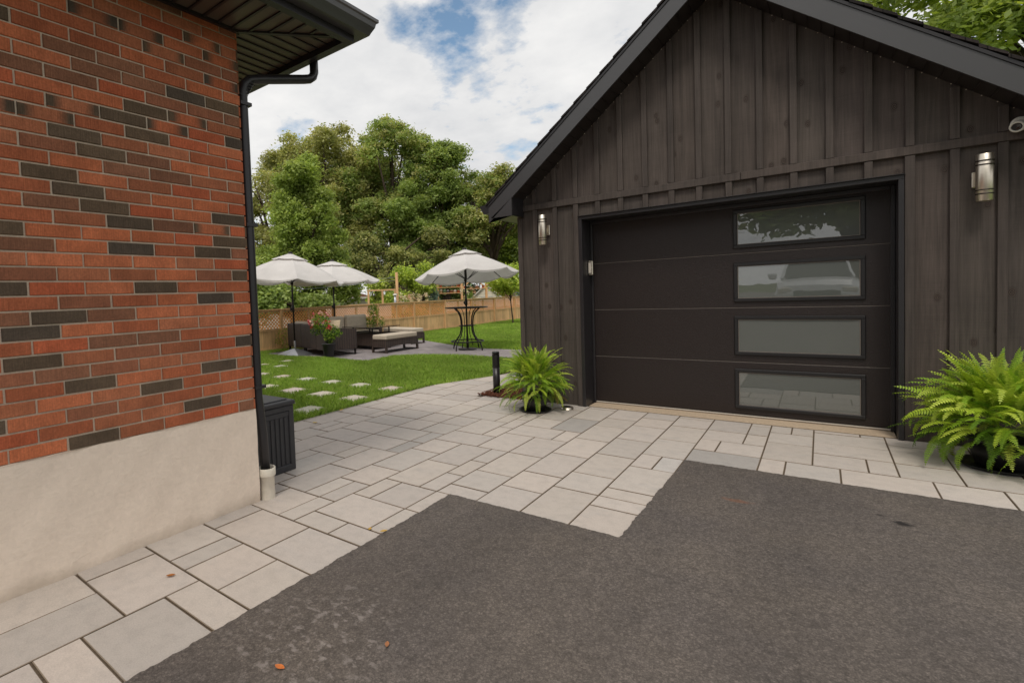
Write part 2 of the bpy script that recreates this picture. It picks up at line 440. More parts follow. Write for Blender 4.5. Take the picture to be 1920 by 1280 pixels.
def mk_wicker():
    t = NT('wicker_weave'); v = t.coord()
    a = t.n('ShaderNodeTexWave', Scale=26.0, Distortion=0.6); a.wave_type = 'BANDS'; a.bands_direction = 'Z'; t.l(v, a.inputs[0])
    sx = t.n('ShaderNodeSeparateXYZ'); t.l(v, sx.inputs[0])
    s = t.math('SINE', t.math('MULTIPLY', t.math('ADD', sx.outputs[0], sx.outputs[1]), 95.0))
    h = t.math('ADD', t.math('MULTIPLY', s, 0.3), a.outputs[1])
    n = t.noise(v, 7, 4)
    c = t.mix(lin(34, 27, 25), lin(94, 76, 66), t.ramp(h, [(0.2, 0.0), (1.1, 1.0)]))
    c = t.mix(c, t.ramp(n, [(0.3, 0.75), (0.7, 1.15)]), 1.0, 'MULTIPLY')
    return t.fin(c, 0.45, t.bump(h, 0.6, 0.008), spec=0.4)
M['wicker'] = mk_wicker()
M['cushion'] = simple('cushion_fabric', lin(196, 184, 166), 0.9, 0, 14, 0.12, 0.15, 0.2)
M['pillow'] = simple('pillow_fabric', lin(206, 188, 158), 0.9, 0, 24, 0.3, 0.2, 0.2)
def mk_canopy():
    t = NT('parasol_canvas'); v = t.coord(); n = t.noise(v, 60, 4); g = t.noise(v, 2.4, 4)
    c = t.mix(lin(226, 222, 219), t.ramp(n, [(0.3, 0.93), (0.7, 1.03)]), 1.0, 'MULTIPLY')
    c = t.mix(c, t.ramp(g, [(0.3, 0.9), (0.7, 1.03)]), 1.0, 'MULTIPLY')
    d = t.n('ShaderNodeBsdfDiffuse'); t.l(c, d.inputs[0]); t.l(t.bump(g, 0.3, 0.05), d.inputs['Normal'])
    tr = t.n('ShaderNodeBsdfTranslucent'); t.l(c, tr.inputs[0])
    m = t.n('ShaderNodeMixShader'); m.inputs[0].default_value = 0.22
    t.l(d.outputs[0], m.inputs[1]); t.l(tr.outputs[0], m.inputs[2]); t.l(m.outputs[0], t.out.inputs[0]); return t.m
M['canopy'] = mk_canopy()
M['pole'] = simple('dark_metal', lin(48, 44, 44), 0.4, 0.6, 20, 0.15)
M['galv'] = simple('galvanised_base', lin(176, 178, 182), 0.35, 0.7, 8, 0.2)
M['tableglass'] = simple('dark_table_top', lin(58, 52, 50), 0.12, 0.0, 6, 0.1)
def mk_shingle():
    t = NT('roof_shingles'); v = t.coord()
    bk = t.n('ShaderNodeTexBrick'); bk.inputs['Scale'].default_value = 4.5; bk.inputs['Mortar Size'].default_value = 0.015
    bk.inputs['Color1'].default_value = (*lin(58, 52, 50), 1); bk.inputs['Color2'].default_value = (*lin(40, 37, 37), 1)
    bk.inputs['Mortar'].default_value = (*lin(20, 19, 19), 1); t.l(v, bk.inputs['Vector'])
    n = t.noise(v, 90, 3)
    c = t.mix(bk.outputs[0], t.ramp(n, [(0.3, 0.7), (0.7, 1.2)]), 1.0, 'MULTIPLY')
    return t.fin(c, 0.92, t.bump(n, 0.5, 0.01), spec=0.2)
M['shingle'] = mk_shingle()
M['shingle_red'] = simple('brown_shingles', lin(118, 84, 72), 0.95, 0, 30, 0.35, 0.2, 0.1)
M['vinyl'] = simple('vinyl_siding', lin(226, 218, 198), 0.6, 0, 4, 0.08)
M['concrete'] = simple('threshold_concrete', lin(190, 170, 146), 0.9, 0, 40, 0.2, 0.2, 0.2)
M['weather'] = simple('weatherstrip_white', lin(200, 192, 180), 0.6, 0, 20, 0.15)
M['flower'] = mk_leaf('petal', trans=0.25, rough=0.5)
M['coloured'] = simple('glazed_ceramic', (1, 1, 1), 0.4, 0, 30, 0.15, use_attr=True)
M['autumn'] = simple('dry_leaf', (1, 1, 1), 0.6, 0, 60, 0.35, use_attr=True)
M['carpaint'] = simple('silver_car_paint', lin(214, 216, 218), 0.12, 0.0, 3, 0.04, spec=0.8)
M['carglass'] = simple('car_glass', lin(22, 26, 26), 0.04, 0.0, 3, 0.04, spec=0.9)
M['rubber'] = simple('tyre_rubber', lin(24, 24, 24), 0.8, 0, 30, 0.2)
M['wall_far'] = simple('far_house_wall', lin(196, 186, 172), 0.9, 0, 3, 0.15)

# ------------------------------------------------------------------ ground, paving
def struct(o): o['kind'] = 'structure'; return o

g = MB()   # one sheet to the horizon: terrace level here, lower behind the fence
S = 600.0
xs = [-S, -120, -60, -30, -12.35, -12.06, S]
zs = [-1.2, -1.0, -0.9, -0.9, -0.9, -0.06, -0.06]
for i in range(len(xs) - 1):
    ys = [-S, -40, 0, 40, 100, S]
    for j in range(len(ys) - 1):
        g.poly([(xs[i], ys[j], zs[i]), (xs[i+1], ys[j], zs[i+1]), (xs[i+1], ys[j+1], zs[i+1]), (xs[i], ys[j+1], zs[i])])
struct(g.build('ground', M['roughground']))

# lawn with a boundary that follows the paving, patio and step stones
g = MB()
lawn_poly = [(-12.06, -8), (-4.70, -8), (-4.70, 6.2), (-4.25, 7.5), (-4.2, 60), (-12.06, 60)]
g.poly([(x, y, -0.035) for x, y in lawn_poly])
struct(g.build('lawn', M['lawn']))
g = MB(); g.poly([(3.6, 2.0, -0.036), (60, 2.0, -0.036), (60, 60, -0.036), (3.6, 60, -0.036)])
g.poly([(-4.2, 12.3, -0.036), (3.6, 12.3, -0.036), (3.6, 60, -0.036), (-4.2, 60, -0.036)])
struct(g.build('back_lawn', M['lawn']))

# patio: plain grey slabs
patio = [(-11.5, 7.95), (-7.75, 7.95), (-7.78, 9.0), (-7.25, 9.42), (-6.2, 9.62), (-4.2, 9.62), (-3.0, 9.62), (-3.0, 11.06), (-7.1, 11.10),
         (-7.35, 11.3), (-9.7, 12.6), (-11.5, 12.6)]
g = MB(); g.prism(patio, 'z', -0.05, 0.0)
struct(g.build('patio', M['slabgrey'], recalc=True))

CX, CY, OX, OY = 0.1585, 0.177, -0.85, 2.855
occ = {}
explicit = [(-14,-12,-14,-11),(-12,-10,-14,-11),(-10,-7,-15,-13),(-10,-7,-13,-12),(-10,-7,-12,-10),(-10,-7,-10,-9),(-14,-13,-11,-9),(-13,-10,-11,-9),
 (-14,-12,-9,-7),(-12,-11,-9,-7),(-11,-9,-9,-7),(-9,-7,-9,-7),(-14,-13,-7,-5),(-13,-10,-7,-5),(-10,-7,-7,-5),
 (-14,-12,-5,-3),(-12,-11,-5,-3),(-11,-9,-5,-4),(-9,-7,-5,-4),(-11,-8,-4,-2),(-8,-7,-4,-2),(-10,-8,-2,0),(-8,-7,-2,0),
 (-2,0,0,2),(-2,0,2,3),(-2,0,3,4),(-2,0,4,7),(-1,0,7,9),(-4,-2,0,3),(-4,-2,3,5),(-6,-4,0,2),(-6,-4,2,4),(-8,-6,0,1),(-8,-6,1,3),
 (0,3,9,11),(3,4,9,11),(4,6,9,11),(6,9,9,11),(9,11,9,11),(0,1,11,13),(1,3,11,13),(3,5,11,14),(5,7,11,13),(7,8,11,13),(8,10,11,13)]
pr = random.Random(21)
slabs = []
def usable(i, j):
    x = OX + (i + .5) * CX; y = OY + (j + .5) * CY
    if x > -2.0 and j < 0: return False
    if x > -0.85 and j < 9: return False
    if x < -3.07 and y < 2.03: return False
    if x > -2.96 and y > 5.98: return False
    if x < -4.95 or x > 3.4 or y > 9.7 or y < -2.3: return False
    return True
for r_ in explicit:
    slabs.append(r_)
    for i in range(r_[0], r_[1]):
        for j in range(r_[2], r_[3]): occ[i, j] = 1
for j in range(-30, 40):
    for i in range(-28, 28):
        if (i, j) in occ or not usable(i, j): continue
        opts = [(2, 2), (2, 3), (3, 2), (2, 1), (1, 2), (3, 2), (2, 2), (2, 3), (1, 1)]
        if i < -7: opts = [(3, 2), (2, 2), (3, 2), (1, 2), (2, 1), (2, 3), (1, 1)]
        else: opts = [(2, 3), (2, 2), (2, 3), (2, 1), (3, 2), (1, 2), (1, 1)]
        w = opts[:-1]; pr.shuffle(w); w = sorted(w, key=lambda o: -(o[0]*o[1] > 2) * pr.random() * 1.4 - pr.random()) + [(2, 1), (1, 2), (1, 1)]
        for a, b in w:
            if all((i+p, j+q) not in occ and usable(i+p, j+q) for p in range(a) for q in range(b)):
                slabs.append((i, i+a, j, j+b))
                for p in range(a):
                    for q in range(b): occ[i+p, j+q] = 1
                break
def clip(poly, a, b, c):
    out = []
    for k in range(len(poly)):
        p, q = poly[k], poly[(k+1) % len(poly)]
        dp, dq = a*p[0]+b*p[1]-c, a*q[0]+b*q[1]-c
        if dp >= 0: out.append(p)
        if (dp >= 0) != (dq >= 0):
            t = dp / (dp - dq); out.append((p[0]+(q[0]-p[0])*t, p[1]+(q[1]-p[1])*t))
    return out
g = MB(); GAP = 0.0060
tones = [lin(197,187,178), lin(195,185,176), lin(193,184,175), lin(190,181,173), lin(188,180,172), lin(199,188,178), lin(195,185,175)]
for (i0, i1, j0, j1) in slabs:
    x0, x1, y0, y1 = OX+i0*CX+GAP/2, OX+i1*CX-GAP/2, OY+j0*CY+GAP*.65, OY+j1*CY-GAP*.65
    poly = [(x0,y0),(x1,y0),(x1,y1),(x0,y1)]
    poly = clip(poly, 1, 0, -4.70); poly = clip(poly, 1.3, -0.45, -4.70*1.3-0.45*6.2) if poly else poly
    if poly: poly = clip(poly, 1, 0, -4.24)if y0 > 7.4 else poly
    if poly and y1 > 5.9 and x1 > -3.1: poly = clip(poly, 0, -1, -6.0) if x0 > -2.97 else clip(poly, -1, 0, 2.96)
    if poly: poly = clip(poly, 0, -1, -9.62)
    # mulch bed beside the garage corner
    if poly and y1 > 5.95 and x1 > -3.62 and y0 < 7.2: poly = clip(poly, -1, 0, 3.62) if x0 < -3.62 else (clip(poly, 0, -1, -5.95) if y0 < 5.95 else None)
    if poly and y0 < 2.84 and x1 > -2.0: poly = clip(poly, -1, 0, 1.985)
    if not poly or len(poly) < 3: continue
    cx = sum(p[0] for p in poly)/len(poly); cy = sum(p[1] for p in poly)/len(poly)
    w = max(p[0] for p in poly)-min(p[0] for p in poly); h = max(p[1] for p in poly)-min(p[1] for p in poly)
    if w < 0.01 or h < 0.01: continue
    c = pr.choice(tones); k = pr.uniform(0.94, 1.04); c = tuple(q*k for q in c)
    if pr.random() < 0.05: c = tuple(q*k*0.95 for q in lin(180, 174, 168))
    if (i0, i1, j0, j1) == (-1, 0, 7, 9): c = lin(196, 190, 184)
    zt = pr.uniform(-0.0012, 0.0012); tx, ty = pr.uniform(-.002, .002), pr.uniform(-.002, .002)
    b = 0.0035
    zf = lambda p: zt + (p[0]-cx)*tx + (p[1]-cy)*ty
    inner = [(p[0]+(b if p[0] < cx else -b), p[1]+(b if p[1] < cy else -b)) for p in poly]
    n = len(poly)
    V = [(p[0], p[1], zf(p)) for p in inner] + [(p[0], p[1], zf(p)-0.003) for p in poly] + [(p[0], p[1], -0.03) for p in poly]
    g.mesh(V, [tuple(range(n))], c)
    g.mesh(V[:2*n], [(n+k2, n+(k2+1) % n, (k2+1) % n, k2) for k2 in range(n)], lin(140, 126, 110))
    g.mesh(V[n:], [(n+k2, n+(k2+1) % n, (k2+1) % n, k2) for k2 in range(n)], lin(92, 78, 62))
struct(g.build('paving', M['paver']))
g = MB()
for p in ([(-4.7,2.0),(-1.9,2.0),(-1.9,2.8),(-.8,2.8),(-.8,5.0),(-.8,5.99),(-2.96,5.99),(-2.96,9.62),(-4.24,9.62),(-4.25,7.5),(-4.7,6.2)],
          [(-3.06,-3),(-1.9,-3),(-1.9,2.0),(-3.06,2.0)], [(-.8,4.35),(3.5,4.35),(3.5,5.99),(-.8,5.99)]):
    g.poly([(x, y, -0.0065) for x, y in p])
struct(g.build('paving_joints', M['joint']))

# asphalt drive, ragged edge against the slabs
g = MB(); er = random.Random(3)
def ragged(a, b, step=0.012, amp=0.0045):
    n = max(2, int(math.dist(a, b)/step)); out = []
    dx, dy = (b[0]-a[0]), (b[1]-a[1]); L = math.hypot(dx, dy); nx, ny = -dy/L, dx/L
    w = 0
    for k in range(n):
        t = k/n; w = 0.6*w + er.uniform(-amp, amp)
        out.append((a[0]+dx*t+nx*w, a[1]+dy*t+ny*w))
    return out
edge = ragged((-2.0, -2.0), (-2.0, 2.855)) + ragged((-2.0, 2.855), (-.872, 2.855)) + ragged((-.872, 2.855), (-.845, 4.44)) + ragged((-.845, 4.44), (3.3, 4.44))
ring = edge + [(3.3, -2.0)]
top = [(x, y, 0.007) for x, y in ring]; mid = []; 
cxm, cym = 0.8, 0
off = []
n = len(ring)
for k in range(n):
    p0, p1 = ring[k-1], ring[(k+1) % n]
    dx, dy = p1[0]-p0[0], p1[1]-p0[1]; L = math.hypot(dx, dy) or 1
    off.append((ring[k][0]-dy/L*0.006, ring[k][1]+dx/L*0.006, -0.012))
bmA = MB(); V = top + off
F = [tuple(reversed(range(n)))] + [(k, (k+1) % n, n+(k+1) % n, n+k) for k in range(n)]
bmA.mesh(V, F)
struct(bmA.build('asphalt_driveway', M['asphalt'], recalc=False))
g = MB()
for (y0, y1, z0, z1) in ((-2.0, -6.2, .007, .26), (-6.2, -60, .26, .26)):
    g.poly([(-9.0, y1, z1), (9.0, y1, z1), (9.0, y0, z0), (-9.0, y0, z0)])
struct(g.build('street', M['asphalt']))

# mulch bed at the garage corner, built of many chips: nobody could count them
g = MB(); mr = random.Random(5)
g.poly([(-3.6, 5.955, -0.004), (-2.965, 5.955, -0.004), (-2.965, 7.6, -0.004), (-3.6, 7.6, -0.004)])
for k in range(2600):
    x, y = mr.uniform(-3.62, -2.98), mr.uniform(5.95, 7.5)
    if k < 100: y = mr.gauss(5.93, 0.02)
    z = 0.012 + mr.random()*0.02
    a, t_ = mr.uniform(0, 6.28), mr.uniform(-.6, .6); l, w = mr.uniform(.008, .026), mr.uniform(.003, .008)
    M4 = Matrix.Translation((x, y, z)) @ Matrix.Rotation(a, 4, 'Z') @ Matrix.Rotation(t_, 4, 'Y')
    g.box(-l, l, -w, w, -.0025, .0025, M=M4)
tag(g.build('mulch', M['mulch']), 'reddish brown bark mulch at the garage corner', 'mulch', kind='stuff')

# ------------------------------------------------------------------ brick house
XW, YC = -3.042, 2.043
LB, HB, ZP, ZS = 0.2505, 0.0734, 0.646, 3.20
house = empty('brick_house', (XW, YC, 0))
tag(house, 'red brick house with scattered dark bricks above a beige parged foundation', 'house')
def child(o):      # world-space mesh under the house empty
    o.location = -o.parent.location; return o
dark_px = {(1.30,0):0}
REDS = [lin(190,110,74), lin(180,103,70), lin(172,99,68), lin(196,116,80), lin(184,98,66), lin(166,102,72), lin(180,112,80)]
BROWN = [lin(146,100,76), lin(134,92,70), lin(158,102,76)]
DARKS = [lin(100,84,68), lin(88,77,66), lin(106,88,70), lin(94,80,66)]
# dark, brown and flashed bricks, read as (course, brick) from the photograph
DK = set([(0, 4), (1, 1), (2, 6), (3, 2), (4, 1), (4, 4), (6, 0), (6, 5), (8, 5), (9, 4), (10, 1), (11, 2), (11, 5), (12, 0), (14, 1), (14, 3), (15, 0), (15, 5), (16, 3), (17, 0), (17, 3), (18, 4), (19, 4), (21, 3), (22, 4), (23, 2), (24, 0), (24, 3), (25, 2), (27, 0), (27, 1), (29, 5)])
BW = set([(0, 0), (2, 4), (5, 3), (5, 4), (5, 5), (6, 3), (7, 3), (14, 5), (20, 2), (20, 3), (21, 2), (26, 1), (26, 2), (26, 4), (26, 5), (27, 2), (28, 3), (28, 4), (30, 0), (30, 1)])
MX = set([(16, 1), (23, 4), (23, 5), (24, 0), (24, 2), (24, 4), (25, 1), (29, 0), (30, 2), (31, 0), (31, 2), (31, 3), (32, 1)])
br = random.Random(11)
wall = MB()
def brick(axis, a0, a1, z0, z1, face, sgn, kind):
    """axis 'y': face in plane x=face, spans a along y; axis 'x': plane y=face"""
    j = lambda s: br.uniform(-s, s)
    f = face + sgn * br.uniform(-0.0012, 0.0008); b = 0.003
    a0 += j(.0012); a1 += j(.0012); z0 += j(.0009); z1 += j(.0009)
    def P(a, z, d):
        return (f - sgn*d, a, z) if axis == 'y' else (a, f - sgn*d, z)
    k = br.uniform(0.86, 1.1)
    if kind == 'dark': c = br.choice(DARKS)
    elif kind == 'brown': c = br.choice(BROWN)
    else: c = br.choice(REDS)
    c = tuple(q*k for q in c)
    t0, t1 = j(.0015), j(.0015)
    cols = [a0+b, a1-b]
    cc = [c, c]
    if kind == 'mix':
        L = a1-a0; d = tuple(q*0.9 for q in br.choice(DARKS)); e0 = br.uniform(.06, .2); e1 = br.uniform(.06, .2)
        cols = [a0+b, a0+L*e0*.7, a0+L*(e0+.17), a1-L*(e1+.17), a1-L*e1*.7, a1-b]; cc = [d, d, c, c, d, d]
    if kind == 'mix1':
        L = a1-a0; d = tuple(q for q in br.choice(DARKS)); e1 = br.uniform(.12, .3)
        cols = [a0+b, a1-L*(e1+.12), a1-L*e1, a1-b]; cc = [c, c, d, d]
    flip = (axis == 'y') != (sgn > 0)
    def q(p, col):
        wall.poly(p[::-1] if flip else p, tuple(col[::-1]) if flip else tuple(col), 0)
    for i in range(len(cols)-1):
        q([P(cols[i], z0+b, 0), P(cols[i+1], z0+b, 0), P(cols[i+1], z1-b, 0), P(cols[i], z1-b, 0)], (cc[i], cc[i+1], cc[i+1], cc[i]))
    cs, ce = cc[0], cc[-1]
    q([P(a0, z0, b), P(a1, z0, b), P(a1-b, z0+b, 0), P(a0+b, z0+b, 0)], (c,c,c,c))
    q([P(a0+b, z1-b, 0), P(a1-b, z1-b, 0), P(a1, z1, b), P(a0, z1, b)], (c,c,c,c))
    q([P(a0, z0, b), P(a0+b, z0+b, 0), P(a0+b, z1-b, 0), P(a0, z1, b)], (cs,)*4)
    q([P(a1-b, z0+b, 0), P(a1, z0, b), P(a1, z1, b), P(a1-b, z1-b, 0)], (ce,)*4)
    D = .014
    q([P(a0, z0, D), P(a1, z0, D), P(a1, z0, b), P(a0, z0, b)], (c,)*4)
    q([P(a0, z1, b), P(a1, z1, b), P(a1, z1, D), P(a0, z1, D)], (c,)*4)
    q([P(a0, z0, D), P(a0, z0, b), P(a0, z1, b), P(a0, z1, D)], (cs,)*4)
    q([P(a1, z0, b), P(a1, z0, D), P(a1, z1, D), P(a1, z1, b)], (ce,)*4)
J = 0.0098
NC = 35
for c in range(NC):
    z0 = ZP + c*HB + J*0.5; z1 = ZP + (c+1)*HB - J*0.5
    half = (c % 2 == 0)
    # side wall (plane x = XW): bricks counted back from the corner
    y = YC; i = 0
    while y > -4.5:
        L = (LB*0.5 if (half and i == 0) else LB)
        kind = 'red'
        if (c, i) in DK: kind = 'dark'
        elif (c, i) in BW: kind = 'brown'
        elif (c, i) in MX: kind = 'mix'
        elif i > 7:
            r_ = br.random(); kind = 'dark' if r_ < .12 else 'brown' if r_ < .22 else 'mix' if r_ < .3 else 'red'
        elif br.random() < 0.10: kind = 'brown'
        brick('y', y-L+J*0.5, (y if i == 0 else y-J*0.5), z0, z1, XW, 1, kind)
        y -= L; i += 1
    x = XW; i = 0
    while x > -12.5:
        L = (LB*0.5 if (not half and i == 0) else LB)
        r_ = br.random(); kind = 'dark' if r_ < .12 else 'brown' if r_ < .2 else 'mix' if r_ < .28 else 'red'
        brick('x', x-L+J*0.5, (x-0.0005 if i == 0 else x-J*0.5), z0, z1, YC, 1, kind)
        x -= L; i += 1
wall.box(-12.5, XW-0.0085, -4.5, YC-0.0085, ZP-0.02, ZS+0.02, mi=1)
child(wall.build('brick_wall', [M['brick'], M['mortar']], house))
p = MB()
ny, nz = 120, 18      # gently uneven parging
pr2 = random.Random(2)
def ph(a, z): return 0.0025*math.sin(a*9+z*5)+0.0018*math.sin(a*23-z*17+1)+0.001*math.sin(a*51+z*40)
for k in range(ny):
    for m_ in range(nz):
        a0 = -4.5+(YC+4.5)*k/ny; a1 = -4.5+(YC+4.5)*(k+1)/ny; b0 = -0.06+(ZP+0.06)*m_/nz; b1 = -0.06+(ZP+.06)*(m_+1)/nz
        f = lambda a, z: (XW-0.001+ph(a, z) if a < YC-1e-4 else XW-0.001+ph(a, z), a, z + (0.003*math.sin(a*31) if z > ZP-1e-4 else 0))
        p.poly([f(a0, b0), f(a1, b0), f(a1, b1), f(a0, b1)], smooth=True)
p.poly([(XW-.001, YC, -.06), (-12.5, YC, -.06), (-12.5, YC, ZP), (XW-.001, YC, ZP)])
p.poly([(XW+.001, YC, ZP-.001), (-12.5, YC, ZP-.001), (-12.5, -4.5, ZP-.001), (XW+.001, -4.5, ZP-.001)])
child(p.build('foundation', M['parge'], house))
# eaves: perforated soffit strips, dark ribs, fascia, gutter, hip roof
s = MB(); rb = MB()
EX, EY = -2.575, 2.575
s.poly([(XW-.02, -4.5, ZS), (XW-.02, YC-.02, ZS), (EX, EY, ZS), (EX, -4.5, ZS)])
s.poly([(XW-.02, YC-.02, ZS), (-12.5, YC-.02, ZS), (-12.5, EY, ZS), (EX, EY, ZS)])
y = 2.50
while y > -4.4:
    xi = XW if y < YC else XW + (y-YC)*0.88
    if EX - xi > 0.03: rb.box(xi, EX, y-.008, y+.008, ZS-.010, ZS-.001)
    y -= 0.1
x = EX - 0.07
while x > -12.4:
    yi = YC if x < XW else YC + (x-XW)*1.14
    if EY-yi > .03: rb.box(x-.006, x+.006, yi, EY, ZS-.009, ZS-.001)
    x -= 0.093
rb.bar((XW+.0, YC+.0, ZS-.006), (EX, EY, ZS-.006), .028, .016)
rb.box(XW, XW+.022, -4.5, YC, ZS-.022, ZS-.001); rb.box(-12.5, XW-.001, YC, YC+.022, ZS-.022, ZS-.001)
child(s.build('soffit', M['soffit'], house)); child(rb.build('soffit_ribs', M['soffit_plain'], house))
f = MB()
f.prism([(-4.6, ZS-.045), (EY+.055, ZS-.045), (EY+.055, ZS+.13), (-4.6, ZS+.13)], 'x', EX, EX+.055)
f.box(-12.6, EX-.001, EY, EY+.055, ZS-.045, ZS+.13)
child(f.build('fascia', M['black'], house))
gt = MB()
gp = [(0, 0.0), (.075, 0.0), (.085, .02), (.105, .055), (.112, .085), (.125, .09), (.125, .11), (.115, .112), (.112, .10), (0, .10)]
gx0, gy0, gz0 = EX+.056, EY+.056, ZS-.0
ring0 = [(gx0+a, gz0+b) for a, b in gp]
n = len(gp)
V = [(gx0+a, -4.6, gz0+b) for a, b in gp] + [(gx0+a, gy0+a, gz0+b) for a, b in gp] + [(-12.6, gy0+a, gz0+b) for a, b in gp]
F = []
for st in (0, n):
    for k in range(n):
        F.append((st+k, st+(k+1) % n, st+n+(k+1) % n, st+n+k))
gt.mesh(V, F, mi=0)
child(gt.build('gutter', M['fascia'], house, recalc=True))
rf = MB()
A = [(EX+.09, -4.7, ZS+.135), (EX+.09, EY+.09, ZS+.135), (-12.7, EY+.09, ZS+.135), (-12.7, -4.7, ZS+.135)]
rf.poly([A[0], A[1], (-6.4, -1.2, 5.1), (-6.4, -1.3, 5.1)]); rf.poly([A[1], A[2], (-9.2, -1.2, 5.1), (-6.4, -1.2, 5.1)])
rf.poly([A[2], A[3], (-9.2, -1.2, 5.1)]); rf.poly([A[3], A[0], (-6.4, -1.3, 5.1), (-9.2, -1.2, 5.1)])
rf.poly([(A[k][0], A[k][1], A[k][2]-.02) for k in (3, 2, 1, 0)])
child(rf.build('roof', M['shingle'], house))
# downspout: outlet, elbows, run to the wall corner, leader down the back wall
d = MB(); W = 0.058
out = Vector((-2.70, EY+.11, ZS+.02))
path = [(-2.985, 2.665, ZS+.02), (-2.985, 2.665, ZS-.10), (-2.987, 2.652, ZS-.135), (-2.99, 2.62, ZS-.16), (-3.0, 2.57, ZS-.175), (-3.05, 2.22, ZS-.265), (-3.06, 2.14, ZS-.29), (-3.068, 2.10, ZS-.33), (-3.07, 2.085, ZS-.39), (-3.07, 2.083, 1.0), (-3.07, 2.083, 0.72), (-3.058, 2.10, 0.45), (-3.052, 2.105, 0.16)]
d.tube(path, W/2*1.12, 10)
for k in range(6):
    t_ = k/5; c0 = Vector(path[6]).lerp(Vector(path[8]), t_)
    d.tube([c0-Vector((.004, 0, .008)), c0+Vector((.004, 0, -.0))], W/2*1.3, 10)
for z in (2.72, 1.9, 0.78): d.box(-3.125, -3.032, 2.044, 2.13, z, z+.022)
child(d.build('downspout', M['black'], house))

# PVC riser that takes the downspout
o = MB(); PX, PY = -3.05, 2.112
o.lathe([(.050, -.02), (.050, .155), (.058, .160), (.060, .168), (.060, .215), (.057, .218), (.052, .215), (.050, .16), (.046, .10), (.0, .10)], (PX, PY, 0), 28)
tag(o.build('drain_pipe', M['pvc']), 'short white plastic drain pipe standing at the brick house corner under the downspout', 'pipe')

# storage box
bx = empty('storage_box', (-3.9, 2.35, 0)); tag(bx, 'dark grey ribbed plastic storage box behind the brick house corner', 'storage box')
b = MB(); x0, x1, y0, y1 = -0.66, 0.53, -0.22, 0.27
b.box(x0, x1-.012, y0+.012, y1-.012, 0.012, 0.53, bev=.008)
b.box(x0, x1, y0, y1, 0.0, 0.055, bev=.006); b.box(x0, x1, y0, y1, 0.49, 0.535, bev=.006)
for yy in (y0, y1-.05): b.box(x1-.03, x1, yy, yy+.05, .05, .50, bev=.005)
k = y0+.085
while k < y1-.08:
    b.box(x1-.013, x1-.003, k, k+.026, .06, .445, bev=.003); k += .044
b.box(x1-.013, x1-.004, y0+.05, y1-.05, .447, .487, bev=.003)
k = x0+.06
while k < x1-.08:
    b.box(k, k+.026, y1-.013, y1-.003, .06, .485, bev=.003); k += .044
b.box(x1-.01, x1+.004, -.02, .07, .03, .05, bev=.003)
b.build('box_body', M['plasticdark'], bx)
l = MB(); l.box(x0-.01, x1+.012, y0-.01, y1+.012, .538, .575, bev=.008); l.box(x0+.04, x1-.04, y0+.03, y1-.03, .572, .585, bev=.006)
l.build('lid', M['plasticdark'], bx)

# ------------------------------------------------------------------ garage
YG = 5.93; XL, XR, XA = -2.96, 1.34, -0.81; YB = 12.2
ga = empty('garage', (XA, YG, 0)); tag(ga, 'dark stained board and batten garage with a steep gable roof', 'garage')
def zs_at(x): return 4.24 - 0.828*abs(x-XA)      # wall / soffit line
DX0, DX1, DZ = -2.19, 0.54, 2.222                 # outer edge of door trim
BT = YG + 0.012                                   # board face plane
sd = MB(); gr = random.Random(4)
edges = [XL+.01]; x = -2.761+.0275
while x > XL: x -= .2545
x += .2545
while x < XR: edges.append(x); x += .2545
edges.append(XR-.01)
for a, b_ in zip(edges[:-1], edges[1:]):
    for seg in (0, 1):     # above the belt and below it the boards differ
        k = gr.uniform(.9, 1.1); c = (k*gr.uniform(.98, 1.03), k, k*gr.uniform(.97, 1.01))
        if seg: 
            z0 = 2.41; sd.mesh([(a, BT, z0), (b_, BT, z0), (b_, BT, zs_at(b_)+.02), (a, BT, zs_at(a)+.02)] if not (a < XA < b_) else [(a, BT, z0), (b_, BT, z0), (b_, BT, zs_at(b_)+.02), (XA, BT, zs_at(XA)+.02), (a, BT, zs_at(a)+.02)], [tuple(range(4 if not (a < XA < b_) else 5))], c)
        else:
            def q(a_, b2, z0, z1):
                if b2-a_ > 1e-4: sd.poly([(a_, BT, z0), (b2, BT, z0), (b2, BT, z1), (a_, BT, z1)], c)
            q(a, min(b_, DX0+.02), 0.0, 2.41); q(max(a, DX1-.02), b_, 0.0, 2.41)
            q(max(a, DX0+.02), min(b_, DX1-.02), DZ-.02, 2.41)
# side and back walls
for (xx, s_) in ((XL+.012, -1), (XR-.012, 1)):
    y = YG
    while y < YB:
        k = gr.uniform(.8, 1.18); y2 = min(YB, y+.2545)
        P4 = [(xx, y, 0), (xx, y2, 0), (xx, y2, 2.62), (xx, y, 2.62)]
        sd.poly(P4 if s_ > 0 else P4[::-1], (k, k, k)); y = y2
sd.poly([(XR, YB, 0), (XL, YB, 0), (XL, YB, 2.46), (XA, YB, 4.24), (XR, YB, 2.46)])
o = sd.build('siding', M['siding'], ga); child(o)
bt = MB()
def cb(): k = gr.uniform(.86, 1.12); return (k, k, k)
x = -2.761; Wb = .055
while x < XR-.06:
    if x > XL+.1:
        zt = min(zs_at(x), zs_at(x+Wb))
        bt.box(x, x+Wb, YG-.020, BT+.004, 2.448, zt-.004, cb(), bev=.003)
        if x+Wb < DX0-.01 or x > DX1+.005: bt.box(x, x+Wb, YG-.020, BT+.004, 0.004, 2.371, cb(), bev=.003)
        else:
            z0 = DZ+.004
            bt.box(x, x+Wb, YG-.020, BT+.004, z0, 2.371, cb(), bev=.003)
    x += .2545
bt.box(XL-.006, XL+.05, YG-.024, BT+.05, 0.004, 2.371, cb(), bev=.004)
bt.box(XL-.004, XL+.05, YG-.014, BT+.05, 2.448, 2.50, cb(), bev=.004)
bt.box(XR-.05, XR+.006, YG-.024, BT+.05, 0.004, 2.371, cb(), bev=.004)
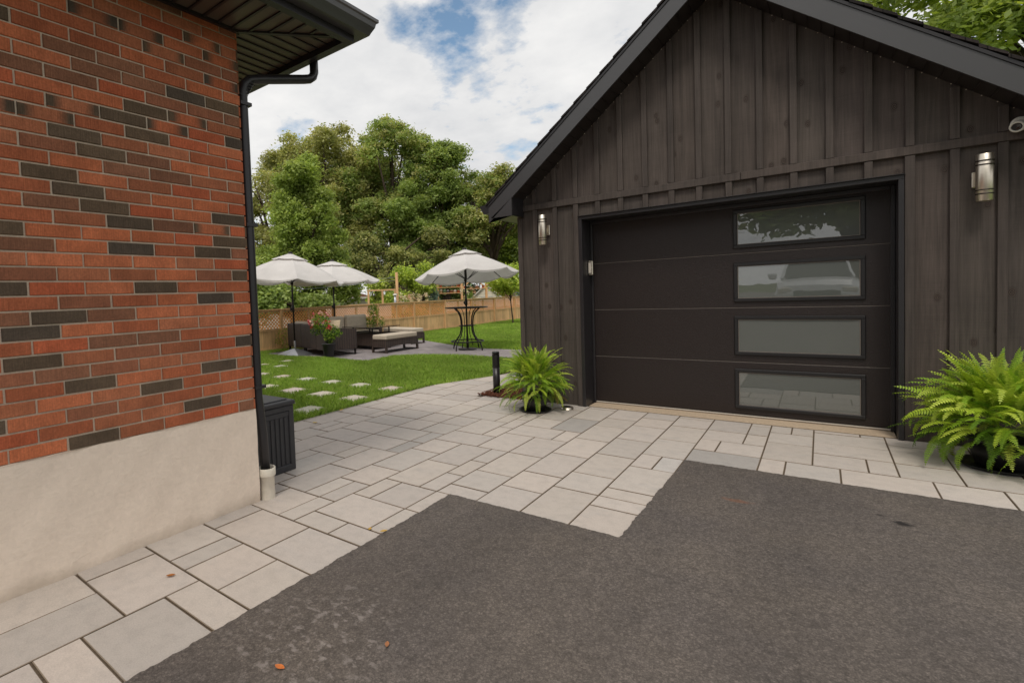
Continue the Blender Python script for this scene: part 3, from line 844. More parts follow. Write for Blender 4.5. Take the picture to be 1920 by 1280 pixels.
# boards flanking the door trim
bt.box(-2.252, DX0-.003, YG-.021, BT+.004, .004, 2.371, cb(), bev=.003)
bt.box(DX1+.003, DX1+.066, YG-.021, BT+.004, .004, 2.371, cb(), bev=.003)
y = YG+.25
while y < YB:
    bt.box(XL-.012, XL+.013, y, y+.055, 0.004, 2.45, cb(), bev=.003); bt.box(XR-.013, XR+.012, y, y+.055, 0.004, 2.45, cb(), bev=.003)
    y += .2545
for sx in (-1, 1):      # bright nail heads along the rake trim
    for k in range(26):
        x = XA+sx*(.06+k*.082); z = 4.238-.828*abs(x-XA)-.012
        bt.lathe([(.0, -.003), (.004, -.002), (.0045, 0)], (x, YG-.004, z), 6, M=Matrix.Rotation(R(90), 4, 'X'), mi=1)
child(bt.build('battens', [M['batten'], M['steel']], ga))
bl = MB(); bl.box(XL+.003, -0.6, YG-.026, BT+.003, 2.374, 2.445, (1.0, 1.0, 1.0), bev=.003); bl.box(-.597, XR-.003, YG-.026, BT+.003, 2.374, 2.445, (1.08, 1.06, 1.05), bev=.003)
child(bl.build('belt_board', M['batten'], ga))
# door trim and jambs
tr = MB(); yd = 6.235
tr.box(DX0, DX0+.036, YG-.028, YG+.10, 0.002, DZ-.036, bev=.002); tr.box(DX1-.036, DX1, YG-.028, YG+.10, 0.002, DZ-.036, bev=.002)
tr.box(DX0, DX1, YG-.028, YG+.10, DZ-.0355, DZ, bev=.002); tr.box(DX0-.006, DX1+.006, YG-.045, YG+.012, DZ+.0005, DZ+.007, bev=.002)
for xa, xb in ((DX0+.001, DX0+.030), (DX1-.030, DX1-.001)): tr.box(xa, xb, YG+.1005, 6.30, 0.002, DZ-.01)
tr.box(DX0+.0305, DX1-.0305, YG+.1005, 6.30, DZ-.034, DZ-.01)
for xa, xb in ((DX0+.0305, DX0+.055), (DX1-.062, DX1-.0305)): tr.box(xa, xb, 6.19, 6.215, 0.002, DZ-.035, bev=.004)
tr.box(DX0+.0555, DX1-.0625, 6.19, 6.215, 2.15, DZ-.035, bev=.004)
child(tr.build('door_trim', M['black'], ga))
ws = MB()
ws.box(DX0+.05, DX1-.055, 6.222, 6.232, 0.008, 0.019)
child(ws.build('weather_strip', M['weather'], ga))
dr = MB(); seams = [0.02, 0.567, 1.128, 1.682, 2.2]
for a, b_ in zip(seams[:-1], seams[1:]):
    dr.box(DX0+.045, DX1-.045, yd, yd+.04, a+.0025, b_-.0025, bev=.004)
for z in seams[1:4]: dr.box(DX0+.047, DX1-.047, yd+.0035, yd+.03, z-.0024, z+.0024, mi=1)  # pale strips paint the lit panel edges into the seams
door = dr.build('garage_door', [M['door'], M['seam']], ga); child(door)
for (z0, z1) in ((.085, .497), (.640, 1.042), (1.188, 1.588), (1.736, 2.125)):
    X0, X1 = -.702, .317; w = .036
    fr = MB()
    fr.box(X0, X1, yd-.022, yd-.0015, z0, z0+w, bev=.006); fr.box(X0, X1, yd-.022, yd-.0015, z1-w, z1, bev=.006)
    fr.box(X0, X0+w, yd-.0225, yd-.001, z0+w-.004, z1-w+.004, bev=.006); fr.box(X1-w, X1, yd-.0225, yd-.001, z0+w-.004, z1-w+.004, bev=.006)
    e = .006
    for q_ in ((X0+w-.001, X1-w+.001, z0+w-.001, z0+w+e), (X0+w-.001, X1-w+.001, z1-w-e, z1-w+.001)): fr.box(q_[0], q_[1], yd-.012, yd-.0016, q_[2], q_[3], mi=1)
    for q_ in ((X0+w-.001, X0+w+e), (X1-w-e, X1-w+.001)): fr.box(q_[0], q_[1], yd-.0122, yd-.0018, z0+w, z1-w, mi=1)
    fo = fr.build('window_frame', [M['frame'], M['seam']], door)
    pn = MB(); pn.box(X0+w, X1-w, yd-.007, yd-.0005, z0+w, z1-w)
    pn.build('window_pane', M['pane'], door)
# roof: sheathing + shingles, soffit, fascia, eave boxes, gutters
OV = .33; YF = YG-OV
sl = .828; ang = math.atan(sl)
def rz(x, base): return base - sl*abs(x-XA)
ro = MB()
XEL, XER = -3.235, XA*2+3.235
for (xe) in (XEL, XER):
    # stepped shingle courses
    n = 17; 
    for k in range(n):
        t0, t1 = k/n, (k+1)/n
        xa = XA+(xe-XA)*t0; xb = XA+(xe-XA)*t1
        za = rz(xa, 4.475)-0.006; zb = rz(xb, 4.475)+0.007
        jx = gr.uniform(-.004, .006)
        P_ = [(xa, za), (xb, zb), (xb, zb-.020), (xa, za-.026)]
        if xe < XA: P_ = P_[::-1]
        ro.prism(P_, 'y', YF-.018+jx, YB+.35)
    P_ = [(XA, 4.445), (xe, rz(xe, 4.445)), (xe, rz(xe, 4.445)-.03), (XA, 4.415)]
    ro.prism(P_ if xe > XA else P_[::-1], 'y', YF+.004, YB+.34, (1, 1, 1), 1)
child(ro.build('roof', [M['shingle'], M['black']], ga, recalc=True))
fa = MB(); fb, ft = 4.22, 4.41
for sx in (-1, 1):
    xe = XA + sx*2.385
    P_ = [(XA, fb), (xe+0*sx, rz(xe, fb)), (xe, rz(xe, ft)), (XA, ft)]
    fa.prism(P_ if sx > 0 else P_[::-1], 'y', YF, YF+.022)
    # drip edge strip
    P_ = [(XA, ft+.002), (xe, rz(xe, ft)+.002), (xe, rz(xe, ft)+.030), (XA, ft+.030)]
    fa.prism(P_ if sx > 0 else P_[::-1], 'y', YF-.010, YF+.014, mi=1)
    # boxed eave return: triangular front plate, side and bottom
    xi = XA + sx*2.07; zb = 2.298
    xo = xe
    P_ = [(xi, zb), (xo+sx*(-.03), zb), (xo, zb+.03), (xo, rz(xo, fb)-.001), (xi, rz(xi, fb)-.001)]
    fa.prism(P_ if sx > 0 else P_[::-1], 'y', YF-.003, YF+.019)
    fa.box(min(xi, xi+sx*.012), max(xi, xi+sx*.012), YF+.0195, YG-.02, zb+.001, rz(xi, fb)+.05, mi=1)
    # side fascia along the eave
    fa.box(min(xo, xo-sx*.02), max(xo, xo-sx*.02), YF+.022, YB+.3, zb+.001, rz(xo, ft)-.005, mi=1)
child(fa.build('fascia', [M['fascia'], M['black']], ga, recalc=True))
sf = MB()
for sx in (-1, 1):
    n = 24
    for k in range(n):
        xa = XA+sx*2.2*k/n; xb = XA+sx*2.2*(k+1)/n-sx*.010
        P_ = [(xa, rz(xa, 4.238)), (xb, rz(xb, 4.238)), (xb, rz(xb, 4.238)+.01), (xa, rz(xa, 4.238)+.01)]
        sf.prism(P_ if sx < 0 else P_[::-1], 'y', YF+.018, YG+.02)
        xm = xb + sx*.005
        sf.bar((xm, YF+.02, rz(xm, 4.236)), (xm, YG-.002, rz(xm, 4.236)), .006, .008)
    P_ = [(XA, 4.250), (XA+sx*2.2, rz(XA+sx*2.2, 4.250)), (XA+sx*2.2, rz(XA+sx*2.2, 4.264)), (XA, 4.264)]
    sf.prism(P_ if sx < 0 else P_[::-1], 'y', YF+.018, YG+.02)
    xi, xo = XA+sx*2.07, XA+sx*2.385
    sf.box(min(xi, xo), max(xi, xo), YF+.02, YB+.3, 2.300, 2.306, mi=1)
child(sf.build('soffit', [M['soffit_plain'], M['soffit']], ga, recalc=True))
for sx in (-1, 1):
    gu = MB(); x0 = XA + sx*2.387
    for k in range(1):
        gp2 = [(0, 2.36), (.075, 2.36), (.10, 2.41), (.12, 2.45), (.12, 2.468), (0, 2.468)]
        P_ = [(x0+sx*a, b) for a, b in gp2]
        gu.prism(P_ if sx > 0 else P_[::-1], 'y', YF+.005, YB+.3)
    child(gu.build('gutter', M['black'], ga, recalc=True))
# threshold
g = MB(); g.box(DX0+.037, DX1-.037, 6.004, 6.26, -.05, -.0015, bev=.003)
struct(g.build('door_threshold', M['concrete']))

# ------------------------------------------------------------------ wall lamps, camera, sensor
def wall_lamp(x, label):
    e = empty('wall_lamp', (x, YG-.012, 2.11)); tag(e, label, 'wall lamp', 'cylinder wall lamps on the garage front')
    m = MB(); m.lathe([(.0, -.178), (.044, -.178), (.0475, -.174), (.0475, .174), (.044, .178), (.0, .178)], (0, -.085, 0), 28)
    m.build('cylinder', M['steel'], e)
    for z in (-.125, -.095, .095, .125):
        m = MB(); m.lathe([(.0476, -.004), (.052, -.004), (.052, .004), (.0476, .004)], (0, -.085, z), 28)
        m.build('ring_band', M['lampdark'], e)
    m = MB(); m.box(-.055, .055, -.012, .011, -.06, .06, bev=.004); m.box(-.02, .02, -.045, -.01, -.03, .03, bev=.004)
    m.build('wall_plate', M['steel'], e)
    return e
L1 = wall_lamp(-2.60, 'brushed steel cylinder lamp on the garage wall left of the door, next to the eave')
L2 = wall_lamp(0.975, 'brushed steel cylinder lamp on the garage wall right of the door above the large fern')
e = empty('security_camera', (1.165, YG-.014, 2.485)); tag(e, 'round white security camera under the right roof slope of the garage', 'camera')
m = MB(); m.lathe([(.0, 0), (.052, 0), (.052, .02), (.034, .03), (.0, .03)], (0, 0, 0), 24, M=Matrix.Rotation(R(90), 4, 'X')); m.build('base', M['white'], e)
Mc = Matrix.Rotation(R(112), 4, 'X') @ Matrix.Rotation(R(-20), 4, 'Y')
m = MB(); m.lathe([(.0, .01), (.037, .02), (.041, .04), (.041, .085), (.038, .092), (.030, .094), (.028, .086)], (0, 0, 0), 24, M=Mc); m.build('body', M['white'], e)
m = MB(); m.lathe([(.028, .086), (.020, .088), (.012, .083), (.0, .083)], (0, 0, 0), 24, M=Mc); m.build('lens', M['carglass'], e)
e = empty('door_keypad', (-2.125, 6.12, 1.63)); tag(e, 'small silver keypad on the left jamb of the garage door', 'keypad')
m = MB(); m.box(-.033, .018, -.02, .02, -.085, .085, bev=.008); m.build('case', M['steel'], e)
m = MB(); m.box(-.028, -.0, -.024, -.0205, -.06, .06, bev=.003); m.build('cover', M['weather'], e)

# ------------------------------------------------------------------ ferns
def fern(loc, rad, height, nf, label, seed, pot_r, pot_h, sau):
    rg = random.Random(seed)
    e = empty('potted_fern', (loc[0], loc[1], 0)); tag(e, label, 'fern', 'potted ferns flanking the garage door')
    m = MB(); m.lathe([(0, .012), (pot_r*.70, .012), (pot_r*.76, .02), (pot_r*.92, pot_h*.6), (pot_r, pot_h), (pot_r*1.05, pot_h), (pot_r*1.05, pot_h+.02), (pot_r*.95, pot_h+.02), (pot_r*.9, pot_h-.02), (0, pot_h-.03)], (0, 0, 0), 36)
    m.build('pot', M['pot'], e)
    m = MB(); m.lathe([(0, .001), (sau*.86, .001), (sau, .022), (sau*.98, .025), (sau*.86, .008), (0, .008)], (0, 0, 0), 36)
    m.build('saucer', M['pot'], e)
    V = []; F = []; C = []
    greens = [lin(184,210,66), lin(160,192,58), lin(202,220,90), lin(132,168,52), lin(108,146,48), lin(150,184,58)]
    for k in range(nf):
        a = rg.uniform(0, 2*math.pi); u = rg.random()
        el = R(rg.uniform(18, 84)) if u < .78 else R(rg.uniform(-20, 25))
        if rg.random() < .12: el = R(rg.uniform(76, 89))
        L = rg.uniform(.55, 1.04)
        reach = rad*(.72+.30*math.cos(el))
        L *= rad*.80 if el < R(60) else height*.50
        if el < R(15): L *= .95
        droop = rg.uniform(.6, 1.9) if el < R(60) else rg.uniform(.3, 1.3)
        c = rg.choice(greens); kk = rg.uniform(.85, 1.15); c = tuple(q*kk for q in c)
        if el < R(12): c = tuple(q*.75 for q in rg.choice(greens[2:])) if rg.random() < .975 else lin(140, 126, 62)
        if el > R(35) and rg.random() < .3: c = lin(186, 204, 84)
        n = 24; step = L/n; curl2 = rg.uniform(-.35, .35)
        q0 = rg.random()**.5*rad*.48*(.35+.65*math.cos(el)); a2 = a+rg.uniform(-.9, .9)
        p = Vector((math.cos(a2)*q0, math.sin(a2)*q0, pot_h+.02+(height-pot_h)*.46*max(0, math.sin(el))*rg.uniform(.4, 1.0)+.08*rg.random()))
        hd = Vector((math.cos(a), math.sin(a), 0)); pitch = el; roll = rg.uniform(-.5, .5)
        curl = rg.uniform(-.9, .9)
        for i in range(n):
            t = i/(n-1)
            pitch -= droop/n*(.4+1.4*t)
            hd2 = Matrix.Rotation(curl/n, 3, 'Z') @ hd; hd = hd2
            d_ = hd*math.cos(pitch) + Vector((0, 0, math.sin(pitch)))
            side = Vector((-hd.y, hd.x, 0)); up_ = side.cross(d_)*-1
            rl = roll+curl2*t*2; side = side*math.cos(rl)+up_*math.sin(rl); up2 = d_.cross(side)
            q = p + d_*step
            if q.z < .012: q.z = .012 + rg.random()*.01
            w_ = .0016*(1-t)+.0006
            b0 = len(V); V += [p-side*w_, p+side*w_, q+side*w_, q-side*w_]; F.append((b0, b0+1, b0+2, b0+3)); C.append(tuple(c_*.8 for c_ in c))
            if i > 2:
                prof = min(1.0, (i-2)/6.0)*(1-t)**.62 + .05
                pl = (.022+rad*.052)*prof*rg.uniform(.8, 1.15); hw = step*.46
                for s_ in (-1, 1):
                    dd = (side*s_ + d_*.28 + up2*rg.uniform(-.28, .1)).normalized()
                    o_ = p + d_*step*.5
                    tip = o_+dd*pl - Vector((0, 0, pl*.10))
                    mid_ = o_+dd*pl*.45
                    b0 = len(V)
                    V += [o_-d_*hw*.55, mid_-d_*hw*.85, tip, mid_+d_*hw*.8, o_+d_*hw*.6]
                    F.append((b0, b0+1, b0+2, b0+3)); C.append(c); F.append((b0, b0+3, b0+4, b0+4)); C.append(c)
            p = q
    # triangles hidden in quads are fine: rebuild as mixed polygons
    me = bpy.data.meshes.new('fronds')
    Fq = [f if f[2] != f[3] else f[:3] for f in F]
    me.from_pydata([tuple(v) for v in V], [], Fq)
    ca = me.color_attributes.new('Col', 'FLOAT_COLOR', 'CORNER'); buf = []
    for f_, c in zip(Fq, C): buf += [c[0], c[1], c[2], 1.0]*len(f_)
    ca.data.foreach_set('color', buf); me.materials.append(M['fernleaf'])
    o = bpy.data.objects.new('fronds', me); COL.objects.link(o); o.parent = e
    return e
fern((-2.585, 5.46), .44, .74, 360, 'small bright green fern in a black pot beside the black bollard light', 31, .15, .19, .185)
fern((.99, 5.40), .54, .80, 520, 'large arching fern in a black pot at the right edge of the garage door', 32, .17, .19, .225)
m = MB(); m.lathe([(0, .03), (.062, .03), (.068, .024), (.07, 0), (.074, 0)], (-2.30, 5.70, 0), 28); m.lathe([(0, .0315), (.045, .0315)], (-2.30, 5.70, 0), 28, mi=1)
tag(m.build('ground_light', [M['steel'], M['carglass']]), 'small round ground light on the paving behind the fern pot', 'light')
# bollard light
e = empty('bollard_light', (-3.46, 6.13, 0)); tag(e, 'black bollard light with a perforated head in the bark mulch', 'bollard light')
m = MB(); m.lathe([(0, 0), (.048, 0), (.048, .36), (.0, .36)], (0, 0, 0), 28); m.build('post', M['black'], e)
m = MB(); m.lathe([(.0, .36), (.034, .36), (.034, .55), (0, .55)], (0, 0, 0), 20, mi=1); m.lathe([(0, .55), (.0485, .55), (.0485, .575), (.046, .58), (0, .58)], (0, 0, 0), 28)
nz_, na_ = 9, 14
for i in range(nz_):
    z = .365+i*(.18/nz_)
    for k in range(na_):
        a = 2*math.pi*(k+(i % 2)*.5)/na_
        for (a1, za, zb) in ((.24, z, z+.0055),):
            m.box(-.012, .012, .0455, .0485, z, z+.009, M=Matrix.Rotation(a, 4, 'Z'))
        m.bar((.0475*math.cos(a), .0475*math.sin(a), z), (.0475*math.cos(a+math.pi/na_), .0475*math.sin(a+math.pi/na_), z+.02), .004, .005)
        m.bar((.0475*math.cos(a), .0475*math.sin(a), z), (.0475*math.cos(a-math.pi/na_), .0475*math.sin(a-math.pi/na_), z+.02), .004, .005)
m.build('lamp_head', [M['black'], M['lampdark']], e)

# ------------------------------------------------------------------ step stones in the lawn
stones = []
for i in range(8):
    for j in range(3):
        if j == 0 and i > 3: continue
        stones.append((-5.07-.665*i, 4.19+.80*j))
stones += [(-9.62, 6.68), (-9.63, 7.35), (-9.0, 6.68), (-10.3, 5.79), (-10.28, 6.68)]
sr = random.Random(9)
def ordinal(k): return ['first', 'second', 'third', 'fourth', 'fifth', 'sixth', 'seventh', 'eighth', 'ninth'][k]
rowname = ['nearest the storage box', 'in the middle row', 'in the row nearest the patio']
for idx, (x, y) in enumerate(stones):
    m = MB(); w, h = sr.uniform(.19, .21), sr.uniform(.19, .21)
    m.box(-w, w, -h, h, -.06, -.008, tuple(q*sr.uniform(.95, 1.05) for q in lin(200, 190, 178)), bev=.006)
    o = m.build('step_stone', M['paver']); o.location = (x, y, 0); o.rotation_euler = (0, 0, sr.uniform(-.06, .06))
    if idx < 20:
        i = [k for k in range(8) if abs(x+5.07+.665*k) < .01][0]; j = [k for k in range(3) if abs(y-4.19-.8*k) < .01][0]
        lb = 'square stepping stone %s, %s from the paved path' % (rowname[j], ordinal(i))
    else:
        lb = ['far stepping stone before the parasol base', 'farthest stepping stone touching the patio edge', 'stepping stone off the rows toward the patio', 'leftmost stone of the last full row', 'outer stone left of the stone before the parasol'][idx-20] if idx-20 < 5 else 'stone'
    tag(o, lb, 'stepping stone', 'stepping stones in the lawn')

# ------------------------------------------------------------------ grass
gg = np.random.default_rng(5)
def inpoly(px, py, poly):
    res = np.zeros(len(px), bool); n = len(poly); j = n-1
    for i in range(n):
        xi, yi = poly[i]; xj, yj = poly[j]
        c = ((yi > py) != (yj > py)) & (px < (xj-xi)*(py-yi)/(yj-yi+1e-12)+xi)
        res ^= c; j = i
    return res
def grass_patch(N, x0, x1, y0, y1, hmin, hmax, w, dens_fall=None):
    x = gg.uniform(x0, x1, N); y = gg.uniform(y0, y1, N)
    keep = inpoly(x, y, [(-12.0, -8), (-4.68, -8), (-4.68, 6.2), (-4.235, 7.5), (-4.2, 30), (-12.0, 30)])
    shr = [(px_, py_) for px_, py_ in patio]
    keep &= ~inpoly(x, y, shr)
    for sx_, sy_ in stones:
        keep &= ~((abs(x-sx_+gg.normal(size=len(x))*.014) < .175) & (abs(y-sy_+gg.normal(size=len(x))*.014) < .175))
    keep &= ~((x > -4.62) & (x < -3.3) & (y < 2.7))
    x = x[keep]; y = y[keep]
    return x, y
def blades(x, y, hmin, hmax, w):
    n = len(x)
    cl = .5+.5*np.sin(x*2.1+np.sin(y*1.7)*2)*np.cos(y*1.3+x*.4)
    h = gg.uniform(hmin, hmax, n)*(.8+.35*cl); a = gg.uniform(0, 2*np.pi, n); ln = gg.uniform(.1, .75, n)*h; la = gg.uniform(0, 2*np.pi, n)
    wx = np.cos(a)*w*.5; wy = np.sin(a)*w*.5
    bx, by = x, y; z0 = np.full(n, -.03)
    mx, my = x+np.cos(la)*ln*.35, y+np.sin(la)*ln*.35; tx, ty = x+np.cos(la)*ln, y+np.sin(la)*ln
    V = np.zeros((n, 5, 3))
    V[:, 0] = np.stack([bx-wx, by-wy, z0], 1); V[:, 1] = np.stack([bx+wx, by+wy, z0], 1)
    V[:, 2] = np.stack([mx+wx*.8, my+wy*.8, z0+h*.62], 1); V[:, 3] = np.stack([tx, ty, z0+h], 1); V[:, 4] = np.stack([mx-wx*.8, my-wy*.8, z0+h*.62], 1)
    base = np.arange(n)[:, None]*5
    F = base+np.array([[0, 1, 2, 3, 4]])
    c1 = np.array(lin(152, 176, 84)); c2 = np.array(lin(182, 202, 106)); c3 = np.array(lin(206, 204, 146)); c4 = np.array(lin(120, 148, 68))
    t = gg.random((n, 1)); C = c1*(1-t)+c2*t
    q = gg.random(n); C[q < .05] = c3; C[(q > .05) & (q < .25)] = c4
    C *= (.85+.3*cl)[:, None]
    return V.reshape(-1, 3), F, C
VV = []; FF = []; CC = []; base = 0
for (N, x0, x1, y0, y1, hmin, hmax, w) in ((150000, -8.5, -4.2, 3.0, 9.7, .05, .085, .0065), (90000, -12.0, -8.5, 4.0, 9.4, .05, .085, .009),
                                           (26000, -12.0, -4.2, 7.6, 8.0, .06, .10, .007), (80000, -12.0, -4.2, 11.0, 17, .05, .08, .012), (70000, -12.0, -3.5, 17, 30, .05, .085, .02), (9000, -4.72, -4.66, 2.6, 6.3, .05, .09, .006)):
    x, y = grass_patch(N, x0, x1, y0, y1, hmin, hmax, w)
    V, F, C = blades(x, y, hmin, hmax, w)
    VV.append(V); FF.append(F+base); CC.append(C); base += len(V)
tag(np_mesh('grass', np.concatenate(VV), np.concatenate(FF), np.concatenate(CC), M['grass']), 'bright green mown lawn grass around the stepping stones', 'grass', kind='stuff')

# ------------------------------------------------------------------ fence
FX = -12.0
fe = empty('wooden_fence', (FX, 8, 0)); tag(fe, 'tan wooden fence topped with orange diamond lattice along the lawn', 'fence')
posts = [5.2, 7.1, 9.05, 11.05, 13.05, 15.2, 17.35, 19.5, 21.7, 23.9, 26.1, 28.3, 30.5]
posts = [8-1.02-2.04*k for k in range(8, 0, -1)] + [6.98+2.04*k for k in range(0, 13)]
fr_ = random.Random(8)
def fch(o): o.location = -fe.location; return o
bd = MB(); lt = MB(); rl = MB()
for a, b_ in zip(posts[:-1], posts[1:]):
    y = a+.05
    while y < b_-.05:
        k = fr_.uniform(.8, 1.08); y2 = min(y+.138, b_-.045)
        bd.box(FX-.012, FX+.006, y+.003, y2-.003, -.03, .56, (k, k*.98, k*.93)); y = y2
    for (z0, z1, t_) in ((.56, .62, .022), (-.02, .07, .02), (1.075, 1.135, .022)): rl.box(FX-.03, FX+t_, a+.045, b_-.045, z0, z1, (.92, .88, .84))
    rl.box(FX-.06, FX+.06, a, b_, 1.1355, 1.165, (.96, .92, .86))
    rl.box(FX-.022, FX+.026, (a+b_)/2-.03, (a+b_)/2+.03, .625, 1.07, (.95, .9, .85))
    # diamond lattice: laths on two layers
    y0, y1, z0, z1 = a+.045, b_-.045, .62, 1.075; sp_ = .105
    for sgn, xo in ((1, -.004), (-1, .004)):
        c0 = (y0-(z1-z0)) if sgn > 0 else y0
        k = 0
        while True:
            s0 = (y0-(z1-z0))+k*sp_; k += 1
            if s0 > y1: break
            # line y = s0 + (z-z0) for sgn>0, y = s0+(z1-z) for sgn<0
            za = max(z0, z0+(y0-s0)) if sgn > 0 else z0
            pts = []
            lo = max(0, y0-s0); hi = min(z1-z0, y1-s0)
            if hi-lo < .02: continue
            pa = (FX+xo, s0+lo, z0+lo if sgn > 0 else z1-lo); pb = (FX+xo, s0+hi, z0+hi if sgn > 0 else z1-hi)
            q = fr_.uniform(.85, 1.1); lt.bar(pa, pb, .032 if False else .007, .032, (q, q, q), up=(0, 0, 1)) if False else lt.bar(pa, pb, .007, .030, (q, q, q))
fch(bd.build('fence_boards', M['fence'], fe)); fch(rl.build('fence_rails', M['fence'], fe)); fch(lt.build('lattice', M['lattice'], fe))
pm = MB(); pm.box(-.045, .045, -.045, .045, -.03, 1.134, (.95, .9, .84), bev=.004)
p0 = pm.build('fence_post', M['fence'], fe)
for k, y in enumerate(posts):
    o = p0 if k == 0 else p0.copy()
    if k: COL.objects.link(o); o.parent = fe
    o.location = (0.012, y-8, 0)

for ya, yb, lb in ((12.2, 15.7, 'short added pale board panel standing in for sunlit lattice wood behind the coffee table'), (19.6, 30, 'added pale boards standing in for sunlit lattice wood behind the bar table')):
    e = empty('added_glow_boards', (-13.6, ya, -.9)); tag(e, lb, 'fence')  # added boards: pale colour stands in for sun glowing through the lattice wood
    m = MB(); y = 0
    while y < yb-ya:
        k = fr_.uniform(.88, 1.1); m.box(-.01, .01, y+.003, y+.137, 0, 1.93, (k*1.1, k*1.02, k*.98)); y += .14
    m.box(.0105, .04, 0, yb-ya, .3, .38); m.box(.0105, .04, 0, yb-ya, 1.5, 1.58)
    m.build('boards', M['latticeglow'], e)
# ------------------------------------------------------------------ parasols
def parasol(loc, ztop, phase, rad, label, tilt=(0, 0), base='disc', zrim_drop=.78):
    e = empty('parasol', (loc[0], loc[1], 0)); tag(e, label, 'parasol', 'light grey parasols')
    T = Matrix.Translation((0, 0, ztop)) @ Matrix.Rotation(tilt[0], 4, 'X') @ Matrix.Rotation(tilt[1], 4, 'Y') @ Matrix.Translation((0, 0, -ztop))
    m = MB(); m.tube([(0, 0, .02), (0, 0, ztop-.03)], .021, 12); m.lathe([(.03, 1.10), (.036, 1.12), (.036, 1.24), (.03, 1.26)], (0, 0, 0), 12); m.box(-.02, .02, -.09, -.03, 1.13, 1.2, bev=.006)
    m.build('pole', M['pole'], e)
    cn = MB(); N = 8; rr = [.10, .30, .5, .7, .85, 1.0]
    def pt(k, u, s_, drop=0):
        # between rib k and k+1 at u in 0..1, radius fraction s_
        a0 = phase+2*math.pi*k/N; a1 = phase+2*math.pi*(k+1)/N
        r_ = rad*s_; x_ = math.cos(a0)*(1-u)+math.cos(a1)*u; y_ = math.sin(a0)*(1-u)+math.sin(a1)*u
        z = ztop-.09-zrim_drop*(s_**1.04)*1.0 + .045*math.sin(math.pi*min(1, s_))
        sag = 4*u*(1-u)
        z -= sag*(.028*s_+ .03*s_**6)
        k_ = 1-sag*.015
        return T @ Vector((x_*r_*k_, y_*r_*k_, z-drop))
    for k in range(N):
        nu = 6
        for i in range(len(rr)-1):
            for j in range(nu):
                q = [pt(k, j/nu, rr[i]), pt(k, j/nu, rr[i+1]), pt(k, (j+1)/nu, rr[i+1]), pt(k, (j+1)/nu, rr[i])]
                cn.poly([tuple(v) for v in q], smooth=True)
        for j in range(nu):  # hem with a little thickness
            def hem(u, o_):
                v = pt(k, u, 1.0); w_ = 4*u*(1-u); return tuple(v + Vector((0, 0, -(.012+.035*w_)*o_)))
            cn.poly([hem(j/nu, 0), hem(j/nu, 1), hem((j+1)/nu, 1), hem((j+1)/nu, 0)], smooth=True)
    co = cn.build('canopy', M['canopy'], e)
    ct = MB()
    for k in range(N):
        for j in range(3):
            a = [pt(k, j/3, .045), pt(k, j/3, .33), pt(k, (j+1)/3, .33), pt(k, (j+1)/3, .045)]
            ct.poly([tuple(v+Vector((0, 0, .045 if i in (1, 2) else .05))) for i, v in enumerate(a)], smooth=True)
    ct.build('vent_cap', M['canopy'], e)
    hb = MB(); 
    hb.lathe([(0, ztop-.0), (.05, ztop-.01), (.06, ztop-.05), (.04, ztop-.09)], (0, 0, 0), 16, M=T)
    hb.build('finial', M['pole'], e)
    for k in range(N):
        rb_ = MB(); a = [pt(k, 0, s_, .018) for s_ in (.05, .35, .7, .985)]; rb_.tube(a, .009, 6)
        mid = pt(k, 0, .52, .02); hub = T @ Vector((0, 0, ztop-.80)); rb_.tube([mid, hub+(mid-hub).normalized()*.03], .007, 6)
        rb_.build('rib', M['pole'], e)
    h = MB(); h.lathe([(.02, -.83), (.036, -.83), (.036, -.77), (.02, -.77)], (0, 0, ztop), 12); h.build('hub', M['pole'], e)
    b = MB()
    if base == 'disc': b.lathe([(0, .05), (.03, .05), (.04, .045), (.21, .035), (.23, .02), (.23, 0)], (0, 0, 0), 28); b.lathe([(.021, .04), (.032, .05), (.032, .2), (.024, .34)], (0, 0, 0), 16)
    else:
        for s_ in (-1, 1):
            pts_ = [(0, 0, .17), (s_*.42, -.26, .02), (s_*.42, .26, .02)]
        V_ = [(-.42, -.26, .0), (.42, -.26, 0), (.42, .26, 0), (-.42, .26, 0), (-.38, -.22, .045), (.38, -.22, .045), (.38, .22, .045), (-.38, .22, .045), (-.05, -.05, .16), (.05, -.05, .16), (.05, .05, .16), (-.05, .05, .16)]
        F_ = [(0, 1, 5, 4), (1, 2, 6, 5), (2, 3, 7, 6), (3, 0, 4, 7), (4, 5, 9, 8), (5, 6, 10, 9), (6, 7, 11, 10), (7, 4, 8, 11), (8, 9, 10, 11)]
        b.mesh(V_, F_); b.lathe([(.03, .16), (.03, .34), (.022, .36)], (0, 0, 0), 16)
    b.build('base', M['galv'] if base != 'disc' else M['pole'], e)
    return e
PHASE = math.atan2(-.777, .628)
parasol((-10.45, 8.26), 2.62, PHASE+R(20), 1.40, 'light grey parasol on a galvanised base at the near end of the wicker sofa', (R(-3), R(2)), 'plate', .64)
parasol((-10.95, 10.13), 2.52, PHASE+R(8), 1.36, 'light grey parasol partly hidden behind the nearest parasol at the left', (0, R(1)), 'disc', .53)
parasol((-6.85, 10.75), 2.52, PHASE-R(6), 1.28, 'light grey parasol rising through the round bar table', (R(-3), R(-5)), 'disc', .60)

